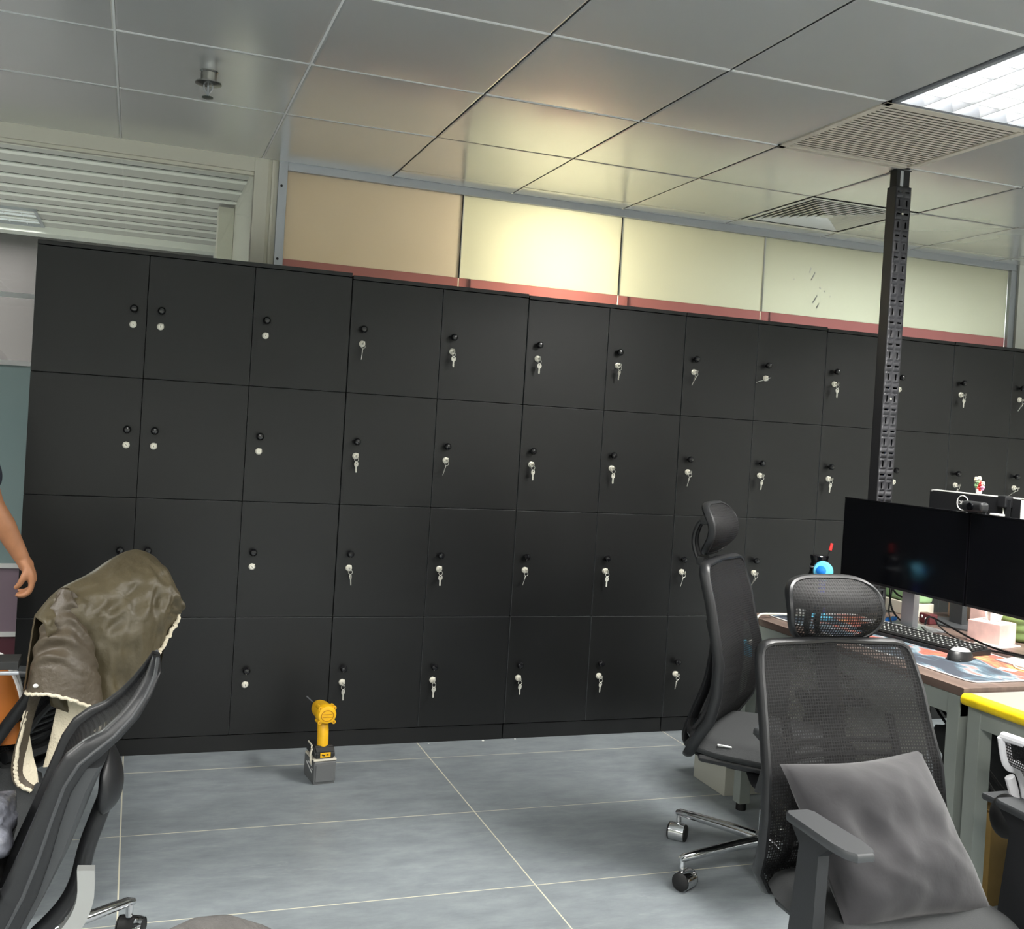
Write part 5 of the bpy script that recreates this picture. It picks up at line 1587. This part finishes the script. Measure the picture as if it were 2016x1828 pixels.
obj('fleece_edge', fr_, M['fleece'], jk, True, 90)
obj('cuff_seam', MB().tube([hemp(k/60)*.94+(apc*(1-.94)) for k in range(60)], .003, 6, loop=True), M['olive'], jk, True)
b = MB()
for q in ((-1.041, -1.422, 0.648),):
    b.sphere(q, .007, 10, (1, .6, .8))
obj('toggle', b, M['print_white'], jk, True)
# front panel hanging down at the left, lining turned outwards
SL = [(-0.999, -1.329, 0.875), (-1.025, -1.339, 0.765), (-1.050, -1.348, 0.656), (-1.070, -1.352, 0.547), (-1.089, -1.357, 0.466), (-1.094, -1.357, 0.405), (-1.081, -1.352, 0.363), (-1.046, -1.348, 0.341)]
SR = [(-0.981, -1.325, 0.877), (-0.998, -1.329, 0.767), (-1.016, -1.329, 0.665), (-1.052, -1.339, 0.563), (-1.068, -1.343, 0.470), (-1.072, -1.346, 0.405), (-1.065, -1.346, 0.377), (-1.046, -1.346, 0.351)]
sl_ = MB()
A = smooth_path(SL, 5); B = smooth_path(SR, 5)
sl_.strip(A, B, (.01, .02, 0))
obj('front_panel', sl_, M['olive_dark'], jk, True, 60)
LL = [(-1.066, -1.340, 0.563), (-1.081, -1.346, 0.470), (-1.084, -1.348, 0.409), (-1.074, -1.346, 0.367), (-1.044, -1.342, 0.345)]
LR_ = [(-1.057, -1.320, 0.563), (-1.063, -1.320, 0.507), (-1.050, -1.320, 0.433), (-1.037, -1.320, 0.386), (-1.031, -1.320, 0.347)]
obj('lining', MB().strip(smooth_path(LL, 6), smooth_path(LR_, 6), (.004, .012, 0)), M['fleece'], jk, True, 60)
ed = MB().tube([p+Vector((rnd.uniform(-.002, .002), -.004, rnd.uniform(-.002, .002))) for p in smooth_path(LL, 12)], .0055, 8)
obj('fleece_edge', ed, M['fleece'], jk, True, 90)
# cream lining of the far front panel seen under the sleeve
LA = [(-0.988, -1.297, 0.614), (-0.998, -1.297, 0.526), (-1.009, -1.297, 0.451), (-1.020, -1.297, 0.391)]
LBp = [(-0.867, -1.297, 0.563), (-0.866, -1.297, 0.516), (-0.869, -1.297, 0.470), (-0.877, -1.297, 0.414)]
def lin(a, b):
    p = rowpt(LA, b)*(1-a)+rowpt(LBp, b)*a
    return p+Vector((0, -.018*math.sin(a*PI)+.006*noise.noise(Vector((a*6, b*6, 2))), 0))
obj('lining', MB().slab((lambda a, b: lin(a, b), 24, 24), lambda a, b: lin(a, b)+Vector((0, .012, 0))), M['fleece'], jk, True, 70)
# hood fleece rim at the right
hr = [(-0.687, -1.136, 0.809), (-0.680, -1.148, 0.788), (-0.683, -1.157, 0.767), (-0.700, -1.176, 0.735), (-0.720, -1.194, 0.700), (-0.740, -1.210, 0.672)]
obj('fleece_edge', MB().tube([p+Vector((rnd.uniform(-.003, .003), rnd.uniform(-.003, .003), rnd.uniform(-.003, .003))) for p in smooth_path(hr, 12)], .0062, 8), M['fleece'], jk, True, 90)

# ================================================================== LEFT EDGE: desk, tan bag, stool, plastic bag
t = thing('console_table', 'narrow black console with a metal trimmed edge at the left edge', 'table', (-1.55, -1.38, 0))
obj('tabletop', MB().bb(-2.05, -1.085, -1.418, -1.33, .690, .712, .002), M['drill_dark'], t, True)
obj('edge_trim', MB().bb(-2.05, -1.082, -1.428, -1.419, .678, .688, .003), M['aluminium'], t, True)
obj('panel', MB().bb(-2.03, -1.30, -1.36, -1.345, .08, .690), M['drill_dark'], t, True)
for x in (-2.02, -1.32):
    obj('leg', MB().bb(x-.02, x+.02, -1.41, -1.335, 0, .690, .002), M['drill_dark'], t, True)
t = thing('tan_bag', 'tan leather bag with white piping on the seat of the jacket chair', 'bag', (-1.212, -1.185, .434))
def tb(a, b, s):
    v = (a-.5)*2
    h = .245*math.sqrt(max(0, 1-abs(v)**3.2))
    x = v*.13
    return Vector((x, s*.045*math.sqrt(max(.02, 1-abs(v)**4))*(1-.5*b**3), h*b))
obj('body', MB().slab((lambda a, b: tb(a, b, -1), 30, 20), lambda a, b: tb(a, b, 1)), M['tan'], t, sharp=70)
pp = MB()
for s in (-1, 1):
    pp.tube([tb(k/40, 1, s)+Vector((0, 0, .002)) for k in range(41)], .0065, 8)
obj('piping', pp, M['print_white'], t)
o = obj('plastic_bag', MB().grid(lambda a, b: sack(a, b, (0, 0, 0), (.11, .15, .055), 21), 48, 30, True), M['bagfilm'], None, sharp=85)
o.location = (-1.150, -1.83, .395+.048)
tag(o, 'crumpled grey and lavender bag on the seat of the reclined chair', 'bag')
o = obj('backpack', MB().grid(lambda a, b: sack(a, b, (0, 0, 0), (.15, .11, .20), 31), 48, 30, True), M['chair_fabric'], None, sharp=80)
o.location = (-1.13, -1.27, .172); tag(o, 'black bag on the floor under the hanging jacket', 'bag')
t = obj('cord_loop', MB().tube(smooth_path([(-.92, -1.98, .012), (-.88, -1.90, .012), (-.865, -1.84, .012), (-.885, -1.81, .012), (-.93, -1.85, .012), (-.97, -1.93, .012)]), .010, 10), M['fleece'])
tag(t, 'cream cord loop on the floor below the reclined chair', 'cord')

# ================================================================== PERSON standing at the left end of the lockers
def fused(name, parts, material, parent=None, voxel=.006, smooth=6):
    """merge overlapping solids into one continuous skin"""
    me = parts.mesh(name+'_raw', 180)
    o = bpy.data.objects.new(name+'_raw', me)
    COL.objects.link(o)
    r = o.modifiers.new('remesh', 'REMESH'); r.mode = 'VOXEL'; r.voxel_size = voxel; r.use_smooth_shade = True
    s = o.modifiers.new('smooth', 'SMOOTH'); s.iterations = smooth; s.factor = .5
    bpy.context.view_layer.update()
    out = bpy.data.meshes.new_from_object(o.evaluated_get(bpy.context.evaluated_depsgraph_get()))
    bpy.data.objects.remove(o); bpy.data.meshes.remove(me)
    out.name = name
    for p in out.polygons: p.use_smooth = True
    return link(name, out, material, parent)
def limb(mb, pts, rad, n=16, k=4):
    P = smooth_path(pts, k)
    R = []
    for i in range(len(rad)-1):
        for j in range(k): R.append(rad[i]+(rad[i+1]-rad[i])*j/k)
    R.append(rad[-1])
    mb.tube(P, R, n)
    mb.sphere(P[0], R[0], 14); mb.sphere(P[-1], R[-1], 14)
PX, PY = -1.530, -.50
pe = thing('person', 'person at the left edge with arm hanging down, only forearm and hand in view', 'person', (PX, PY, 0))
def pw(x, y, z): return Vector((x-PX, y-PY, z))
sk = MB()
# head and neck
sk.sphere(pw(PX, PY+.01, 1.515), .098, 24, (.80, .98, 1.14))
sk.sphere(pw(PX, PY+.045, 1.455), .062, 18, (.85, .95, .80))
sk.sphere(pw(PX, PY+.112, 1.500), .016, 12, (.8, 1.0, 1.3)); sk.sphere(pw(PX, PY+.106, 1.520), .012, 12, (.7, .9, 1.8))
for s in (-1, 1):
    sk.sphere(pw(PX+s*.080, PY+.005, 1.510), .024, 12, (.35, .75, 1.15))
    sk.sphere(pw(PX+s*.034, PY+.088, 1.528), .014, 12)
sk.sphere(pw(PX, PY+.100, 1.462), .016, 12, (1.6, .6, .5))
limb(sk, [pw(PX, PY-.01, 1.30), pw(PX, PY, 1.36), pw(PX, PY+.008, 1.44)], [.070, .056, .055])
# torso, hips, legs
limb(sk, [pw(PX, PY-.005, .86), pw(PX, PY, 1.0), pw(PX, PY, 1.14), pw(PX, PY-.005, 1.25)], [.125, .115, .125, .105], 20)
limb(sk, [pw(PX-.15, PY-.005, 1.285), pw(PX, PY-.01, 1.30), pw(PX+.15, PY-.005, 1.285)], [.055, .075, .055])
for s in (-1, 1):
    limb(sk, [pw(PX+s*.085, PY, .83), pw(PX+s*.09, PY+.01, .62), pw(PX+s*.092, PY+.005, .45), pw(PX+s*.094, PY-.015, .28), pw(PX+s*.096, PY-.02, .08)], [.085, .070, .052, .052, .036])
    limb(sk, [pw(PX+s*.096, PY-.03, .045), pw(PX+s*.10, PY+.06, .036), pw(PX+s*.104, PY+.13, .028)], [.038, .036, .026])
# visible arm: shoulder, elbow, wrist
SH, EL, WR = pw(-1.360, -.505, 1.290), pw(-1.275, -.480, 1.035), pw(-1.171, -.452, .838)
limb(sk, [SH, (SH+EL)/2, EL, EL*.62+WR*.38, WR], [.052, .044, .036, .0375, .0235], 18)
limb(sk, [WR, pw(-1.161, -.450, .822)], [.0235, .0255])
# palm: wider across, bent at the wrist so the fist hangs straight down
PB = [pw(-1.167, -.452, .832), pw(-1.149, -.449, .800), pw(-1.141, -.446, .772)]
for dy, dx in ((-.030, 0), (-.010, .004), (.010, .004), (.028, 0)):
    limb(sk, [PB[0]+Vector((dx*.3, dy*.45, 0)), PB[1]+Vector((dx, dy*.85, .001)), PB[2]+Vector((dx, dy, 0))], [.0165, .0150, .0125], 12)
# four fingers curling towards the body
FL = [(-.031, .92, .0088), (-.0105, 1.02, .0094), (.0100, .98, .0092), (.0285, .80, .0080)]
for dy, L, r in FL:
    k = PB[2]+Vector((.002, dy, -.002))
    p1 = k+Vector((-.006, -.001, -.034*L)); p2 = p1+Vector((-.020, 0, -.017*L)); p3 = p2+Vector((-.018, .001, .001))
    limb(sk, [k, p1, p2, p3], [r*1.18, r*1.06, r*.98, r*.84], 12)
# thumb on the near side of the palm
tb0 = PB[1]+Vector((-.006, -.026, .010))
limb(sk, [tb0, tb0+Vector((-.010, -.012, -.024)), tb0+Vector((-.020, -.010, -.046)), tb0+Vector((-.032, -.004, -.060))], [.0135, .0118, .0102, .0086], 12)
# far arm, relaxed
SH2, EL2, WR2 = pw(PX-.17, -.505, 1.290), pw(PX-.205, -.50, 1.02), pw(PX-.20, -.44, .80)
limb(sk, [SH2, (SH2+EL2)/2, EL2, EL2*.62+WR2*.38, WR2], [.052, .044, .036, .0375, .0245], 18)
for dy, L, r in FL:
    k = WR2+Vector((0, dy*.5, -.01)); k2 = WR2+Vector((.004, dy, -.075))
    limb(sk, [k, k2], [.0165, .0125], 12)
    limb(sk, [k2, k2+Vector((.006, .002, -.036*L)), k2+Vector((.020, .002, -.060*L)), k2+Vector((.034, 0, -.072*L))], [r*1.15, r*1.05, r*.95, r*.82], 12)
limb(sk, [WR2+Vector((.01, .024, -.03)), WR2+Vector((.018, .045, -.055)), WR2+Vector((.024, .048, -.082))], [.013, .011, .0085], 12)
fused('body', sk, M['skin'], pe, .0042, 5)
sh = MB()
limb(sh, [pw(PX, PY-.005, .84), pw(PX, PY, 1.0), pw(PX, PY, 1.14), pw(PX, PY-.005, 1.255)], [.142, .132, .140, .118], 24)
limb(sh, [pw(PX-.16, PY-.005, 1.285), pw(PX, PY-.01, 1.303), pw(PX+.16, PY-.005, 1.285)], [.066, .086, .066])
for a_, b_ in ((SH, EL), (SH2, EL2)): limb(sh, [a_, a_*.35+b_*.65], [.064, .060], 16)
fused('shirt', sh, M['shirt'], pe, .009, 6)
tr_ = MB()
limb(tr_, [pw(PX, PY-.005, .80), pw(PX, PY, .93)], [.146, .140], 24)
for s in (-1, 1):
    limb(tr_, [pw(PX+s*.082, PY, .80), pw(PX+s*.088, PY+.01, .62), pw(PX+s*.090, PY+.005, .45), pw(PX+s*.092, PY-.012, .28), pw(PX+s*.094, PY-.015, .07)], [.098, .082, .068, .064, .060])
fused('trousers', tr_, M['trousers'], pe, .009, 6)
hr_ = MB()
hr_.sphere(pw(PX, PY-.012, 1.545), .100, 24, (.86, 1.0, 1.02))
hr_.sphere(pw(PX, PY-.035, 1.490), .082, 20, (.92, .85, 1.05))
obj('hair', hr_, M['hair'], pe)
for s in (-1, 1):
    e = MB().sphere(pw(PX+s*.034, PY+.093, 1.528), .0125, 14)
    obj('eye', e, M['print_white'], pe)
    sh_ = MB()
    limb(sh_, [pw(PX+s*.096, PY-.04, .045), pw(PX+s*.10, PY+.06, .042), pw(PX+s*.104, PY+.15, .034)], [.045, .045, .034])
    fused('shoe', sh_, M['rubber'], pe, .008, 3)
